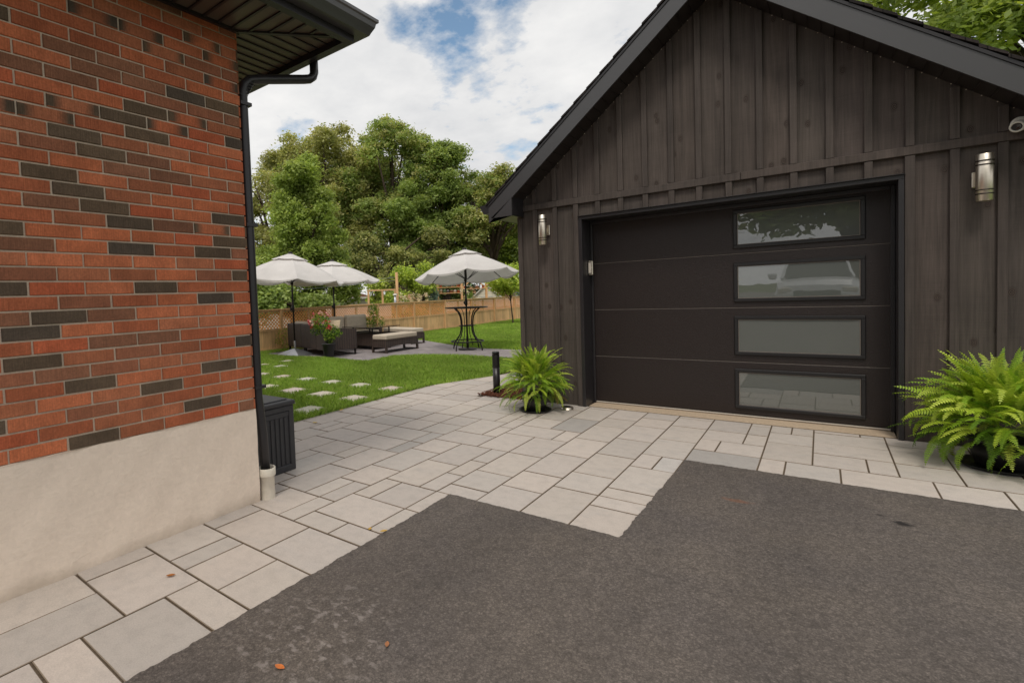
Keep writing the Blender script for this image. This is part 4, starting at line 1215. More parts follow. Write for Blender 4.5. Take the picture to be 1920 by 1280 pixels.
# bar table
e = empty('bar_table', (-6.85, 10.75, 0)); tag(e, 'round black bar height table with curved metal legs on the patio', 'table')
m = MB(); m.lathe([(.03, 1.03), (.50, 1.03), (.525, 1.035), (.53, 1.05), (.525, 1.06), (.03, 1.06)], (0, 0, 0), 40); m.build('tabletop', M['pole'], e)
for k in range(4):
    a = PHASE+R(45)+k*math.pi/2; ca, sa = math.cos(a), math.sin(a)
    prof = [(.40, 1.03), (.36, 1.0), (.27, .93), (.215, .83), (.19, .72), (.185, .60), (.195, .48), (.24, .36), (.32, .26), (.40, .18), (.44, .08), (.45, 0.0)]
    m = MB(); m.tube([(r_*ca, r_*sa, z) for r_, z in prof], .0145, 8)
    m.tube([(r_*.80*math.cos(a+.3), r_*.80*math.sin(a+.3), z) for r_, z in prof[:-1]] + [(.36*math.cos(a+.3), .36*math.sin(a+.3), .17)], .009, 6)
    m.build('leg', M['pole'], e)
m = MB()
for (r_, z, w) in ((.40, .215, .022), (.195, .60, .013)):
    m.tube([(r_*math.cos(2*math.pi*i/36), r_*math.sin(2*math.pi*i/36), z) for i in range(37)], w/1.4, 8, cap=False)
m.lathe([(.03, .59), (.19, .59), (.19, .605), (.03, .605)], (0, 0, 0), 24)
m.build('foot_ring', M['pole'], e)

# ------------------------------------------------------------------ wicker furniture
def legframe(m, x0, x1, y, z=.17):
    m.box(x0, x0+.035, y-.02, y+.02, .0, z); m.box(x1-.035, x1, y-.02, y+.02, 0, z); m.box(x0+.0355, x1-.0355, y-.018, y+.018, 0.001, .022)
t0 = R(14)
so = empty('wicker_sofa', (-9.15, 8.22, 0), -t0); tag(so, 'dark wicker corner sofa with beige cushions seen from behind', 'sofa')
m = MB()
m.box(-2.22, -.62, 0.0, .11, .15, .77, bev=.02); m.box(-2.225, -1.45, -.004, .10, .148, .775, bev=.02)    # back panels
m.prism([(0.11, .15), (.80, .15), (.80, .63), (.11, .70)], 'x', -.10, 0.0)                     # end arm, top falling to the front
m.prism([(-.62, .15), (0, .15), (0, .70), (-.62, .77)], 'y', 0.001, .109)
m.build('back_frame', M['wicker'], so, recalc=True)
m = MB(); m.box(-2.22, -.101, .111, .80, .15, .32, bev=.015); m.box(-2.22, -1.42, .801, 2.45, .15, .32, bev=.015)
m.build('seat_frame', M['wicker'], so)
m = MB(); m.box(-2.33, -2.225, .0, 2.45, .15, .77, bev=.02); m.box(-2.22, -1.42, 2.451, 2.55, .15, .6, bev=.02); m.build('side_frame', M['wicker'], so)
for (a, b_, c) in ((-1.3, -.02, .04), (-1.3, -.02, .76), (-2.3, -1.35, .04), (-2.3, -1.2, 2.48)):
    m = MB(); legframe(m, a, b_, c); m.build('leg_frame', M['pole'], so)
for (a, b_, c, d_) in ((-1.41, -.11, .12, .79), (-2.21, -1.42, .12, 1.1), (-2.21, -1.42, 1.11, 2.44)):
    m = MB(); m.box(a, b_, c, d_, .322, .45, bev=.03); m.build('seat_cushion', M['cushion'], so)
for (a, b_, c, d_, z1) in ((-1.16, -.62, .13, .28, .80), (-2.19, -1.4, .13, .28, .82), (-2.21, -2.04, .9, 1.65, .88), (-2.21, -2.04, 1.68, 2.42, .90)):
    m = MB(); m.box(a, b_, c, d_, .452, z1, bev=.05); m.build('back_cushion', M['cushion'], so)
for k, (x, y, rz_) in enumerate(((-.40, .36, .3), (-.75, .42, -.2), (-1.6, .42, .1))):
    pl = empty('throw_pillow', (0, 0, 0))
    bpy.data.objects.remove(pl)
    m = MB(); 
    nn = 8
    M4 = Matrix.Translation((x, y, .66)) @ Matrix.Rotation(rz_, 4, 'Z') @ Matrix.Rotation(R(72), 4, 'X')
    def pz(u, v): return .075*max(0, (1-u*u))**.5*max(0, (1-v*v))**.5
    for i in range(nn):
        for j in range(nn):
            for sg in (-1, 1):
                q = []
                for (a, b_) in ((i, j), (i+1, j), (i+1, j+1), (i, j+1)):
                    u, v = -1+2*a/nn, -1+2*b_/nn; q.append(tuple(M4 @ Vector((u*.21, v*.21, sg*pz(u, v)))))
                m.poly(q if sg > 0 else q[::-1], smooth=True)
    o = m.build('throw_pillow', M['pillow'])
    Mw = Matrix.Translation((-9.15, 8.22, 0)) @ Matrix.Rotation(-t0, 4, 'Z'); o.matrix_world = Mw
    tag(o, ['beige patterned pillow on the wicker sofa nearest the arm', 'beige pillow in the middle of the wicker sofa', 'beige pillow at the far left corner of the wicker sofa'][k], 'pillow', 'pillows on the wicker sofa')
def bench(loc, rz_, label, lx, ly):
    e = empty('wicker_bench', (loc[0], loc[1], 0), rz_); tag(e, label, 'bench', 'low wicker benches round the coffee table')
    m = MB()
    n = 10
    for i in range(n):
        ya, yb = -ly/2+ly*i/n, -ly/2+ly*(i+1)/n
        def zb(y): return .13+.035*math.sin(math.pi*(y+ly/2)/ly)
        for xx in (-lx/2, lx/2-.03):
            m.mesh([(xx, ya, zb(ya)), (xx+.03, ya, zb(ya)), (xx+.03, ya, .30), (xx, ya, .30), (xx, yb, zb(yb)), (xx+.03, yb, zb(yb)), (xx+.03, yb, .30), (xx, yb, .30)], [(0, 1, 2, 3), (7, 6, 5, 4), (0, 4, 5, 1), (1, 5, 6, 2), (2, 6, 7, 3), (3, 7, 4, 0)])
    m.box(-lx/2+.0305, lx/2-.0305, -ly/2, -ly/2+.03, .14, .30); m.box(-lx/2+.0305, lx/2-.0305, ly/2-.03, ly/2, .14, .30)
    m.box(-lx/2-.004, lx/2+.004, -ly/2-.004, ly/2+.004, .3005, .325, bev=.01)
    m.build('bench_frame', M['wicker'], e)
    for sy in (-1, 1):
        m = MB()
        for sx in (-1, 1): m.box(sx*(lx/2-.022)-.024, sx*(lx/2-.022)+.024, sy*(ly/2-.022)-.024, sy*(ly/2-.022)+.024, 0, .299)
        m.box(-lx/2+.04, lx/2-.04, sy*(ly/2-.022)-.02, sy*(ly/2-.022)+.02, 0.001, .026)
        m.build('leg_frame', M['wicker'], e)
    m = MB(); m.box(-lx/2+.01, lx/2-.01, -ly/2+.01, ly/2-.01, .326, .445, bev=.022); m.build('seat_cushion', M['cushion'], e)
    return e
bench((-8.52, 9.95), R(-2), 'low wicker bench with a beige cushion at the front of the patio', .50, 1.22)
bench((-9.75, 11.75), R(80), 'low wicker bench with a beige cushion behind the coffee table', .50, 1.35)
e = empty('coffee_table', (-9.6, 10.2, 0), R(-6)); tag(e, 'dark rectangular coffee table on a wicker base between sofa and benches', 'table')
m = MB(); m.box(-.62, .62, -.52, .52, .588, .61, bev=.005); m.build('tabletop', M['tableglass'], e)
m = MB(); m.box(-.45, .45, -.35, .35, .10, .42, bev=.015); m.build('table_base', M['wicker'], e)
for sx in (-1, 1):
    m = MB()
    for sy in (-1, 1): m.box(sx*.40-.014, sx*.40+.014, sy*.30-.014, sy*.30+.014, .421, .587)
    m.box(sx*.40-.013, sx*.40+.013, -.30, .30, .445, .458)
    m.build('lift_frame', M['pole'], e)
for sx in (-1, 1):
    for sy in (-1, 1):
        m = MB(); m.box(sx*.40-.03, sx*.40+.03, sy*.30-.03, sy*.30+.03, 0, .099); m.build('foot', M['pole'], e)

# ------------------------------------------------------------------ flower pots
def leafcloud(n, cen, rad_, size, cols, rg, vertical=.0):
    V = []; F = []; C = []
    for k in range(n):
        while True:
            p = rg.uniform(-1, 1, 3)
            if .15 < np.dot(p, p) < 1: break
        c = np.array(cen)+p*np.array(rad_)
        a = rg.normal(size=3); a /= np.linalg.norm(a); b = np.cross(a, rg.normal(size=3)); b /= np.linalg.norm(b)
        l = size*rg.uniform(.7, 1.3); w = l*.42
        i = len(V); V += [c-a*l, c-b*w, c+a*l, c+b*w]; F.append((i, i+1, i+2, i+3)); C.append(cols[rg.integers(len(cols))])
    return V, F, C
def pot_plant(loc, label, potcol, pr_, ph_, clouds, flowers, seed, petal):
    rg = np.random.default_rng(seed)
    e = empty('potted_flowers', (loc[0], loc[1], 0)); tag(e, label, 'potted plant')
    m = MB(); m.lathe([(0, 0), (pr_*.72, 0), (pr_, ph_), (pr_*1.06, ph_), (pr_*1.06, ph_+.02), (pr_*.92, ph_+.02), (pr_*.9, ph_-.03), (0, ph_-.03)], (0, 0, 0), 28); m.build('pot', potcol, e)
    m = MB()
    for (c, r_, n) in clouds: m.tube([(0, 0, ph_-.03), (c[0]*.4, c[1]*.4, (ph_+c[2])/2), c], [.008, .006, .003], 5)
    m.build('stems', M['bark'], e)
    V = []; F = []; C = []
    for (c, r_, n) in clouds:
        v, f, cc = leafcloud(n, c, r_, .028, [lin(96,128,44), lin(70,104,36), lin(122,150,58), lin(54,84,32), lin(148,168,72)], rg)
        F += [tuple(i+len(V) for i in q) for q in f]; V += v; C += cc
    np_mesh('foliage', np.array(V), np.array(F), np.array(C), M['leaf'], e)
    V = []; F = []; C = []
    for (c, r_, n, cs) in flowers:
        for k in range(n):
            p = rg.normal(size=3); p /= np.linalg.norm(p); cen = np.array(c)+p*np.array(r_)
            col = cs[rg.integers(len(cs))]
            for q in range(5):
                a = rg.normal(size=3); a /= np.linalg.norm(a); b = np.cross(a, rg.normal(size=3)); b /= np.linalg.norm(b)
                i = len(V); l = petal; V += [cen-a*.004, cen+a*l*.6-b*l*.5, cen+a*l, cen+a*l*.6+b*l*.5]; F.append((i, i+1, i+2, i+3)); C.append(col)
    np_mesh('blossoms', np.array(V), np.array(F), np.array(C), M['flower'], e)
pink = [lin(226,160,156), lin(234,190,178), lin(206,104,110)]; red = [lin(190,70,66), lin(168,60,70)]
pot_plant((-9.03, 8.12), 'flowering plant with pink and red blossoms in a dark grey pot behind the sofa', M['plasticdark'], .15, .33,
          [((-.18, -.05, .86), (.24, .22, .20), 520), ((.10, 0, .62), (.24, .2, .18), 420), ((.02, .02, .46), (.14, .13, .12), 180), ((-.30, -.1, .66), (.16, .14, .14), 130), ((.22, .1, .58), (.12, .12, .09), 90)],
          [((-.2, -.05, .95), (.24, .2, .14), 16, pink), ((-.38, -.2, .82), (.08, .06, .1), 9, pink+red), ((.06, -.1, .80), (.12, .1, .1), 6, pink+red), ((.16, -.1, .70), (.05, .05, .06), 5, red), ((-.14, -.2, .86), (.04, .04, .05), 4, red)], 4, .045)
pot_plant((-10.35, 11.15), 'bushy plant with small red blossoms in a dark pot behind the coffee table', M['plasticdark'], .16, .34,
          [((-.02, 0, .98), (.18, .18, .22), 420), ((.1, 0, .66), (.28, .24, .2), 420), ((-.2, 0, .70), (.24, .2, .14), 240)],
          [((-.02, -.1, .85), (.22, .1, .2), 9, [lin(196,70,50)])], 9, .022)

# ------------------------------------------------------------------ trees
def tree(name, label, cat, base, h_trunk, blobs, ncl, leaf, cols, seed, group=None, tr=.28, limbs=9, clump=2.2, ksize=.55):
    """blobs: ellipsoids (cx,cy,cz,rx,ry,rz) relative to base; foliage = leaf tufts spread through their shells"""
    rg = np.random.default_rng(seed); rp = random.Random(seed)
    e = empty(name, base); tag(e, label, cat, group)
    vols = np.array([(b[3]*b[4]*b[5])**(2/3) for b in blobs]); pk = vols/vols.sum()
    # clumps sit through each ellipsoid's shell, leaf tufts wrap each clump: light tops, shaded gaps
    nk = max(6, int(vols.sum()*clump))
    bi = rg.choice(len(blobs), nk, p=pk); B = np.array(blobs)[bi]
    d = rg.normal(size=(nk, 3)); d /= np.linalg.norm(d, axis=1)[:, None]
    kc = B[:, :3]+d*B[:, 3:]*(rg.uniform(.35, 1.0, nk)**.6)[:, None]
    kr = rg.uniform(.55, 1.15, nk)*np.sqrt(vols.mean())**.5*ksize
    ki = rg.choice(nk, ncl, p=(kr**2)/(kr**2).sum())
    d = rg.normal(size=(ncl, 3)); d[:, 2] += .35; d /= np.linalg.norm(d, axis=1)[:, None]
    cen = kc[ki]+d*(kr[ki]*rg.uniform(.55, 1.05, ncl)**.6)[:, None]*np.array([1, 1, .75])
    keep = cen[:, 2] > 0.25; cen = cen[keep]; d = d[keep]; ki = ki[keep]; n = len(cen)
    ktone = rg.uniform(.88, 1.18, nk)
    per = 20
    tuft = leaf*rg.uniform(1.6, 3.4, n)
    P_ = cen[:, None, :] + rg.normal(size=(n, per, 3))*tuft[:, None, None]*np.array([1, 1, .62])*.8
    P_ = P_.reshape(-1, 3); m_ = len(P_)
    a = rg.normal(size=(m_, 3)); a[:, 2] *= .6; a /= np.linalg.norm(a, axis=1)[:, None]
    nrm = rg.normal(size=(m_, 3))*.8+np.array([0, 0, 1.0])+np.repeat(d, per, 0)*.8
    b = np.cross(a, nrm); b /= np.linalg.norm(b, axis=1)[:, None]
    l = leaf*rg.uniform(.6, 1.25, (m_, 1)); w = l*.55
    V = np.stack([P_-a*l, P_-b*w, P_+a*l, P_+b*w], 1).reshape(-1, 3)
    F = np.arange(m_*4).reshape(-1, 4)
    cols = np.array(cols); ci = rg.integers(len(cols), size=n); C = np.repeat(cols[ci], per, 0)*rg.uniform(.85, 1.15, (m_, 1))*np.repeat((rg.uniform(.85, 1.12, n)*ktone[ki])[:, None], per, 0)
    np_mesh('crown', V, F, C, M['leaf'], e)
    m = MB(); zt = h_trunk
    top = Vector((rp.uniform(-.2, .2), rp.uniform(-.2, .2), zt))
    m.tube([(0, 0, -.3), (0, 0, .2), tuple(top*.5), tuple(top)], [tr*1.35, tr*1.05, tr*.85, tr*.62], 10)
    cl = [cen[i] for i in rg.choice(n, min(limbs, n), replace=False)]
    for c in cl:
        s_ = top*rp.uniform(.55, 1.0); e_ = Vector(c); mid = s_.lerp(e_, .5)+Vector((0, 0, (e_-s_).length*.12))
        m.tube([s_, mid, e_], [tr*.5, tr*.3, tr*.07], 6)
        for q in range(3):
            c2 = cen[rg.integers(n)]; v2 = Vector(c2)
            if (v2-mid).length < (e_-s_).length*.7: m.tube([mid, mid.lerp(v2, .5)+Vector((0, 0, .1)), v2], [tr*.2, tr*.1, tr*.03], 5)
    m.build('trunk', M['bark'], e)
    return e
OLV = [lin(158,160,108), lin(164,164,116), lin(146,150,98), lin(172,170,124), lin(134,142,88)]
GRN = [lin(134,152,90), lin(124,142,82), lin(144,160,98), lin(112,130,74), lin(152,166,106)]
GDK = [lin(102,114,70), lin(90,102,62), lin(122,130,84), lin(134,138,94)]
LIM = [lin(172,186,90), lin(156,174,80), lin(190,200,110), lin(136,156,72)]
BG = 'big trees beyond the fence'
tree('pear_tree', 'dense egg-shaped green tree rising left behind the nearest parasol', 'tree', (-21.9, 18.3, -.9), 4.2,
     [(0, 0, 3.5, 2.5, 2.5, 2.4), (0, 0, 5.2, 2.1, 2.1, 2.4), (0, 0, 6.6, 1.7, 1.7, 2.2), (0, 0, 8.0, 1.2, 1.2, 1.9), (.1, .1, 9.5, .55, .55, 1.1), (.9, 1.0, 2.9, 1.9, 1.9, 1.5), (-.9, -.9, 3.2, 1.7, 1.7, 1.6), (0, 0, 7.4, 1.4, 1.4, 1.6)], 4800, .085, [lin(148,164,92), lin(134,152,84), lin(160,174,104), lin(122,140,74)], 1, BG, .22, clump=6.5, ksize=.36)
tree('olive_tree', 'sparse olive toned tree at the far left behind the egg-shaped tree', 'tree', (-38.6, 28.2, -.9), 8,
     [(0, 0, 12.5, 3.6, 3.6, 3.0), (-1.6, -1, 8.0, 3.6, 3.6, 3.6), (-2, -1.5, 4, 3.4, 3.4, 3), (1.6, 1.2, 14.2, 1.8, 1.8, 2.0)], 2100, .135, OLV, 2, BG, .35, 12)
tree('tall_tree', 'tallest broad olive green tree in the middle left of the far trees', 'tree', (-34.2, 31.6, -.9), 9,
     [(0, 0, 15.0, 3.6, 3.6, 2.7), (-2.6, -2.0, 13.2, 2.8, 2.8, 2.4), (2.4, 2.2, 12.2, 3.4, 3.4, 3.2), (0, 0, 10, 4.8, 4.8, 3.8), (-1.5, -2, 6.5, 3.4, 3.4, 2.5), (2, 2, 6, 3.6, 3.6, 2.5)], 5600, .13, OLV, 3, BG, .42, 16)
tree('tall_tree', 'rounded dark green tree crown at the centre top of the far trees', 'tree', (-28.4, 33.9, -.9), 9,
     [(0, 0, 14.0, 3.5, 3.5, 2.9), (2.2, 1.6, 11.5, 3.3, 3.3, 3.4), (-2.4, -1.5, 11.5, 2.8, 2.8, 3.2), (0, 0, 8, 4.2, 4.2, 3.4), (1.8, 1, 4.6, 3, 3, 2.2)], 5400, .125, GRN+OLV[:2], 4, BG, .40, 16)
tree('tall_tree', 'green rounded tree right of the centre crown above the right parasol', 'tree', (-23.9, 34.6, -.9), 7,
     [(-.3, 0, 12.2, 2.9, 2.9, 2.5), (-1.5, -1, 9.4, 2.8, 2.8, 2.8), (1.5, 1.2, 8.8, 3.0, 3.0, 3.0), (0, 0, 5.6, 3.8, 3.8, 2.8)], 4300, .12, GRN, 5, BG, .36, 14)
tree('tall_tree', 'loose sparse tree left of the garage eave with sky showing through', 'tree', (-20.0, 35.2, -.9), 7,
     [(-.6, 0, 10.3, 2.2, 2.2, 1.9), (.9, .6, 8.2, 2.4, 2.4, 2.2), (-.9, 0, 7, 2.2, 2.2, 2.2)], 1300, .115, OLV+GRN[:2], 6, BG, .26, 16)
tree('maple_tree', 'mid green tree filling the low right of the far trees beside the garage corner', 'tree', (-23.2, 41.8, -.9), 5,
     [(0, 0, 6.6, 3.0, 3.0, 2.8), (-2.4, -1.9, 5.0, 3.0, 3.0, 2.7), (2.2, 1.9, 7.2, 3.0, 3.0, 2.8), (4.3, 3.8, 5.4, 3.2, 3.2, 2.9)], 3400, .125, GRN+LIM[:2], 7, BG, .25)
tree('spreading_tree', 'dark shaded tree with bare twisted limbs behind the lattice fence', 'tree', (-24.0, 26.3, -.9), 4.5,
     [(0, 0, 4.6, 2.2, 2.2, 2.0), (1.6, 1.5, 3.0, 1.9, 1.9, 1.7), (-1.5, -1.4, 5.6, 1.7, 1.7, 1.4), (2.5, 2.2, 5.2, 2.2, 2.0, 1.5)], 2300, .095, OLV+GDK, 8, BG, .3, 20)
tree('spreading_tree', 'dark tree with hanging branches directly behind the right parasol', 'tree', (-26.0, 37.6, -.9), 5.5,
     [(0, 0, 7.0, 3.4, 3.1, 2.3), (0, 0, 3.6, 3.4, 3.2, 2.8), (-2.6, -2.3, 5.8, 2.9, 2.6, 2.6)], 2800, .115, GDK+GRN[:2], 9, BG, .34, 22)
tree('leafy_tree', 'low leafy green tree behind the fence under the left parasols', 'tree', (-20.2, 15.9, -.9), 2.2,
     [(0, 0, 2.2, 2.0, 2.0, 1.3), (-1.4, -1.2, 2.0, 2.0, 2.0, 1.3)], 800, .11, GRN, 10, BG, .14)
tree('young_tree', 'slim young tree with upright twigs left of the lattice arbour', 'tree', (-18.3, 19.9, -.9), 2.2,
     [(0, 0, 2.2, .55, .55, 1.2), (0, 0, 3.0, .35, .35, .6)], 190, .08, LIM+OLV[:2], 11, None, .05)
tree('young_tree', 'bright green young columnar tree right of the bird feeder pole', 'tree', (-17.0, 20.9, -.9), 2.2,
     [(0, 0, 2.2, .9, .9, 1.3), (-.35, -.2, 3.1, .4, .4, .8)], 420, .075, LIM+GRN[:1], 12, None, .05)
tree('young_tree', 'narrow young tree just left of the blue spruce', 'tree', (-16.4, 21.4, -.9), 2.2,
     [(0, 0, 2.2, .6, .6, 1.2), (.1, .1, 3.3, .22, .22, .8)], 220, .07, LIM+GRN[:2], 13, None, .05)
tree('small_maple', 'lime green young maple on the lawn beside the garage corner', 'tree', (-10.55, 20.3, 0), 1.5,
     [(0, 0, 2.35, .85, .85, .65), (.1, .1, 1.5, 1.0, 1.0, .38), (-.3, -.3, 1.75, .9, .9, .30), (0.2, .2, 2.9, .4, .4, .35)], 330, .06, LIM, 14, None, .03, 12)
# blue spruces: tiers of short needles
def spruce(base, h, r, label, seed):
    rg = np.random.default_rng(seed); e = empty('blue_spruce', base); tag(e, label, 'tree')
    V = []; F = []; C = []
    cols = np.array([lin(140,160,164), lin(108,132,134), lin(164,180,182), lin(84,106,104)])
    for k in range(150):
        t = rg.random()**.8; z = .2+(h-.2)*t; a = rg.uniform(0, 6.28); R_ = r*(1-t)*rg.uniform(.8, 1.05)+.05
        for q in range(26):
            u = rg.random(); c = np.array([math.cos(a)*R_*u, math.sin(a)*R_*u, z-.12*u*R_+rg.normal()*.02]); c[:2] += rg.normal(size=2)*.045
            d_ = np.array([math.cos(a), math.sin(a), .25])+rg.normal(size=3)*.6; d_ /= np.linalg.norm(d_); s_ = np.cross(d_, rg.normal(size=3)); s_ /= np.linalg.norm(s_)
            i = len(V); V += [c-d_*.05, c-s_*.018, c+d_*.06, c+s_*.018]; F.append((i, i+1, i+2, i+3)); C.append(cols[rg.integers(4)])
    np_mesh('crown', np.array(V), np.array(F), np.array(C), M['leaf'], e)
    m = MB(); m.tube([(0, 0, -.1), (0, 0, h*.95)], [.06, .01], 7); m.build('trunk', M['bark'], e)
spruce((-15.95, 21.95, -.9), 2.85, .85, 'small blue spruce behind the fence left of the shelf frame', 41)
spruce((-14.4, 28.6, -.9), 3.1, 1.0, 'blue spruce behind the shed roof near the garage corner', 42)
# hydrangea
def hydrangea(base, r, h, n, label, seed):
    rg = np.random.default_rng(seed); e = empty('hydrangea_bush', base); tag(e, label, 'shrub')
    v, f, c = leafcloud(900, (0, 0, h*.5), (r, r, h*.5), .06, [lin(108,132,62), lin(84,110,48), lin(134,150,84)], rg)
    np_mesh('foliage', np.array(v), np.array(f), np.array(c), M['leaf'], e)
    V = []; F = []; C = []
    for k in range(n):
        a = rg.uniform(0, 6.28); rr_ = r*rg.random()**.5; cen = np.array([math.cos(a)*rr_, math.sin(a)*rr_, h*rg.uniform(.75, 1.08)])
        col = [lin(228,210,176), lin(236,224,200), lin(220,180,150)][rg.integers(3)]
        for q in range(26):
            p = cen+rg.normal(size=3)*np.array([.045, .045, .06]); a_ = rg.normal(size=3); a_ /= np.linalg.norm(a_); b_ = np.cross(a_, rg.normal(size=3)); b_ /= np.linalg.norm(b_)
            i = len(V); V += [p-a_*.028, p-b_*.024, p+a_*.028, p+b_*.024]; F.append((i, i+1, i+2, i+3)); C.append(col)
    np_mesh('blossoms', np.array(V), np.array(F), np.array(C), M['flower'], e)
hydrangea((-14.95, 18.8, -.9), .85, 2.15, 34, 'cream flowering hydrangea bush behind the fence right of the bird feeder', 51)
hydrangea((-13.9, 22.1, -.9), .38, 2.55, 14, 'narrow cream flowering bush between the shelf frame and the shed', 52)
# weed at the fence foot
rgw = np.random.default_rng(77); v, f, c = leafcloud(160, (0, 0, .32), (.14, .3, .32), .04, [lin(150,160,80), lin(120,140,60), lin(170,160,100)], rgw)
o = np_mesh('wild_plant', np.array(v), np.array(f), np.array(c), M['leaf']); o.location = (-11.8, 8.95, 0); tag(o, 'wispy wild plant growing at the fence foot left of the sofa', 'plant')
# big tree beyond the garage roof, upper right
tree('oak_tree', 'bright green leafy tree rising behind the right slope of the garage roof', 'tree', (4.6, 17.6, -.06), 5,
     [(0, 0, 8.6, 3.6, 3.0, 2.8), (2.6, 1, 7.6, 3.0, 3.0, 2.8), (-2.4, 1, 8.4, 2.2, 2.2, 1.9), (4.5, .5, 7, 2.5, 2.5, 2.2)], 4200, .085, LIM[:2]+GRN+LIM[:1], 15, None, .3, 18)

# ------------------------------------------------------------------ behind the fence: garage, arbour, feeder, shelf frame, shed
def gable_shed(name, label, cen, rz_, w, dpt, ze, zr, doors=True, base=-.9, mat=None, lx=.12):
    e = empty(name, (cen[0], cen[1], base), rz_); tag(e, label, 'shed')
    m = MB(); ke = ze-base; kr = zr-base
    # gambrel-ish front: gable with siding courses
    n = 16
    def halfw(z):
        return w/2 if z <= ke else w/2*(kr-z)/(kr-ke)
    for k in range(n):
        z0, z1 = kr*k/n, kr*(k+1)/n-.012
        a0, a1 = halfw(z0), halfw(z1)
        if a0 > .03: m.mesh([(-a0, -dpt/2, z0), (a0, -dpt/2, z0), (max(a1, .01), -dpt/2+.012, z1+.012), (-max(a1, .01), -dpt/2+.012, z1+.012)], [(0, 1, 2, 3)])
    m.box(-w/2, w/2, -dpt/2+.02, dpt/2, 0, ke)
    m.poly([(-w/2, dpt/2, ke), (w/2, dpt/2, ke), (0, dpt/2, kr)])
    m.build('wall', M['vinyl'], e, recalc=False)
    r = MB()
    for s_ in (-1, 1):
        xo = s_*(w/2+lx); zo = ke-lx*(kr-ke)/(w/2)
        P_ = [(0, kr+.05), (xo, zo+.05), (xo, zo), (0, kr)]
        r.prism(P_ if s_ > 0 else P_[::-1], 'y', -dpt/2-.10, dpt/2+.1)
    r.build('roof', M['shingle_red'], e, recalc=True)
    t = MB()
    for s_ in (-1, 1):
        t.bar((0, -dpt/2-.11, kr-.02), (s_*(w/2+lx), -dpt/2-.11, ke-lx*(kr-ke)/(w/2)-.02), .02, .09)
    if doors:
        for s_ in (-1, 1):
            t.box(s_*.04, s_*(.48), -dpt/2-.03, -dpt/2-.012, .1, ke+.05, (1, 1, 1))
            for z in (.15, 1.0, ke-.02): t.box(s_*.04, s_*.48, -dpt/2-.04, -dpt/2-.031, z, z+.06)
    t.build('trim', M['white'], e)
    return e
gable_shed('garden_shed', 'cream sided garden shed with a brown gable roof beyond the fence', (-19.42, 35.3), R(4), 2.3, 4.4, 1.12, 2.06)
e = empty('far_garage', (-29.6, 29.0, -.9), R(40)); tag(e, 'pale neighbouring garage with a low brown hip roof behind the left trees', 'garage')
m = MB(); m.box(-3.0, 1.55, -1.2, 3.5, 0, 2.35); m.build('wall', M['vinyl'], e)
m = MB(); z = 2.36; a = [(-3.3, -1.5, z), (1.8, -1.5, z), (1.8, 3.8, z), (-3.3, 3.8, z)]; r1, r2 = (-.9, 1.1, 3.1), (-.5, 1.1, 3.1)
m.poly([a[0], a[1], r2, r1]); m.poly([a[1], a[2], r2]); m.poly([a[2], a[3], r1, r2]); m.poly([a[3], a[0], r1]); m.poly(a[::-1]); m.build('roof', M['shingle_red'], e)
m = MB(); m.box(-3.32, 1.82, -1.53, -1.505, 2.22, 2.38); m.box(1.805, 1.83, -1.5, 3.8, 2.22, 2.38)
for x in (-1.2, -.1, 1.0): m.box(x-.015, x+.015, -1.215, -1.201, .2, 2.1)
m.build('fascia', M['white'], e)
e = empty('neighbour_house', (-36.5, 26.0, -.9), R(40)); tag(e, 'pale low house glimpsed through the leaves left of the far garage', 'house')
m = MB(); m.box(-5, 3, -1, 5, 0, 2.5); m.build('wall', M['wall_far'], e)
m = MB(); m.poly([(-5.4, -1.4, 2.5), (3.4, -1.4, 2.5), (1, 2, 3.6), (-3, 2, 3.6)]); m.poly([(3.4, -1.4, 2.5), (3.4, 5.4, 2.5), (1, 2, 3.6)]); m.poly([(-5.4, 5.4, 2.5), (-5.4, -1.4, 2.5), (-3, 2, 3.6)]); m.poly([(3.4, 5.4, 2.5), (-5.4, 5.4, 2.5), (-3, 2, 3.6), (1, 2, 3.6)]); m.build('roof', M['shingle_red'], e)
for x in (-3.2, -.6, 1.6):
    m = MB(); m.box(x, x+.9, -1.03, -1.001, 1.0, 2.0); m.build('window', M['carglass'], e)
# second fence piece and arbour frame
e = empty('lattice_arbour', (-15.8, 18.1, -.9), R(39)); tag(e, 'small wooden lattice arbour frame left of the bird feeder pole', 'arbour')
for x in (-.95, -.29, .30):
    m = MB(); m.box(x-.045, x+.045, -.045, .045, 0, 2.58, (.9, .85, .8)); m.build('post', M['fence'], e)
m = MB(); m.box(-1.0, .36, -.05, .05, 2.581, 2.65, (.9, .86, .8)); m.box(-1.9, 1.6, -.03, .03, 1.93, 1.99, (.95, .9, .84)); m.build('beam', M['fence'], e)
m = MB()
for sg in (-1, 1):
    for k in range(34):
        s0 = -1.9+k*.1; a = (s0, sg*.005, 1.5 if sg > 0 else 1.93); b_ = (s0+.43, sg*.005, 1.93 if sg > 0 else 1.5); m.bar(a, b_, .007, .03)
m.build('lattice', M['lattice'], e)
e = empty('utility_pole', (-15.5, 18.36, -.9)); tag(e, 'weathered wooden post with thin wires behind the fence', 'pole')
m = MB(); m.tube([(0, 0, 0), (0.01, 0, 3.42)], [.075, .065], 10, (.8, .75, .7)); m.build('post', M['fence'], e)
m = MB()
for dz in (0, .14): m.tube([(0, 0, 3.05+dz), (-2.5, -1.2, 2.9+dz), (-6, -2.6, 2.75+dz)], .008, 4)
m.build('wire', M['galv'], e)
e = empty('bird_feeder', (-15.27, 17.93, .55)); tag(e, 'grey tube bird feeder with a white cap on the wooden post', 'bird feeder')
m = MB(); m.lathe([(0, -.02), (.06, -.02), (.06, .80), (0, .80)], (0, 0, .1), 12); m.build('tube', M['galv'], e)
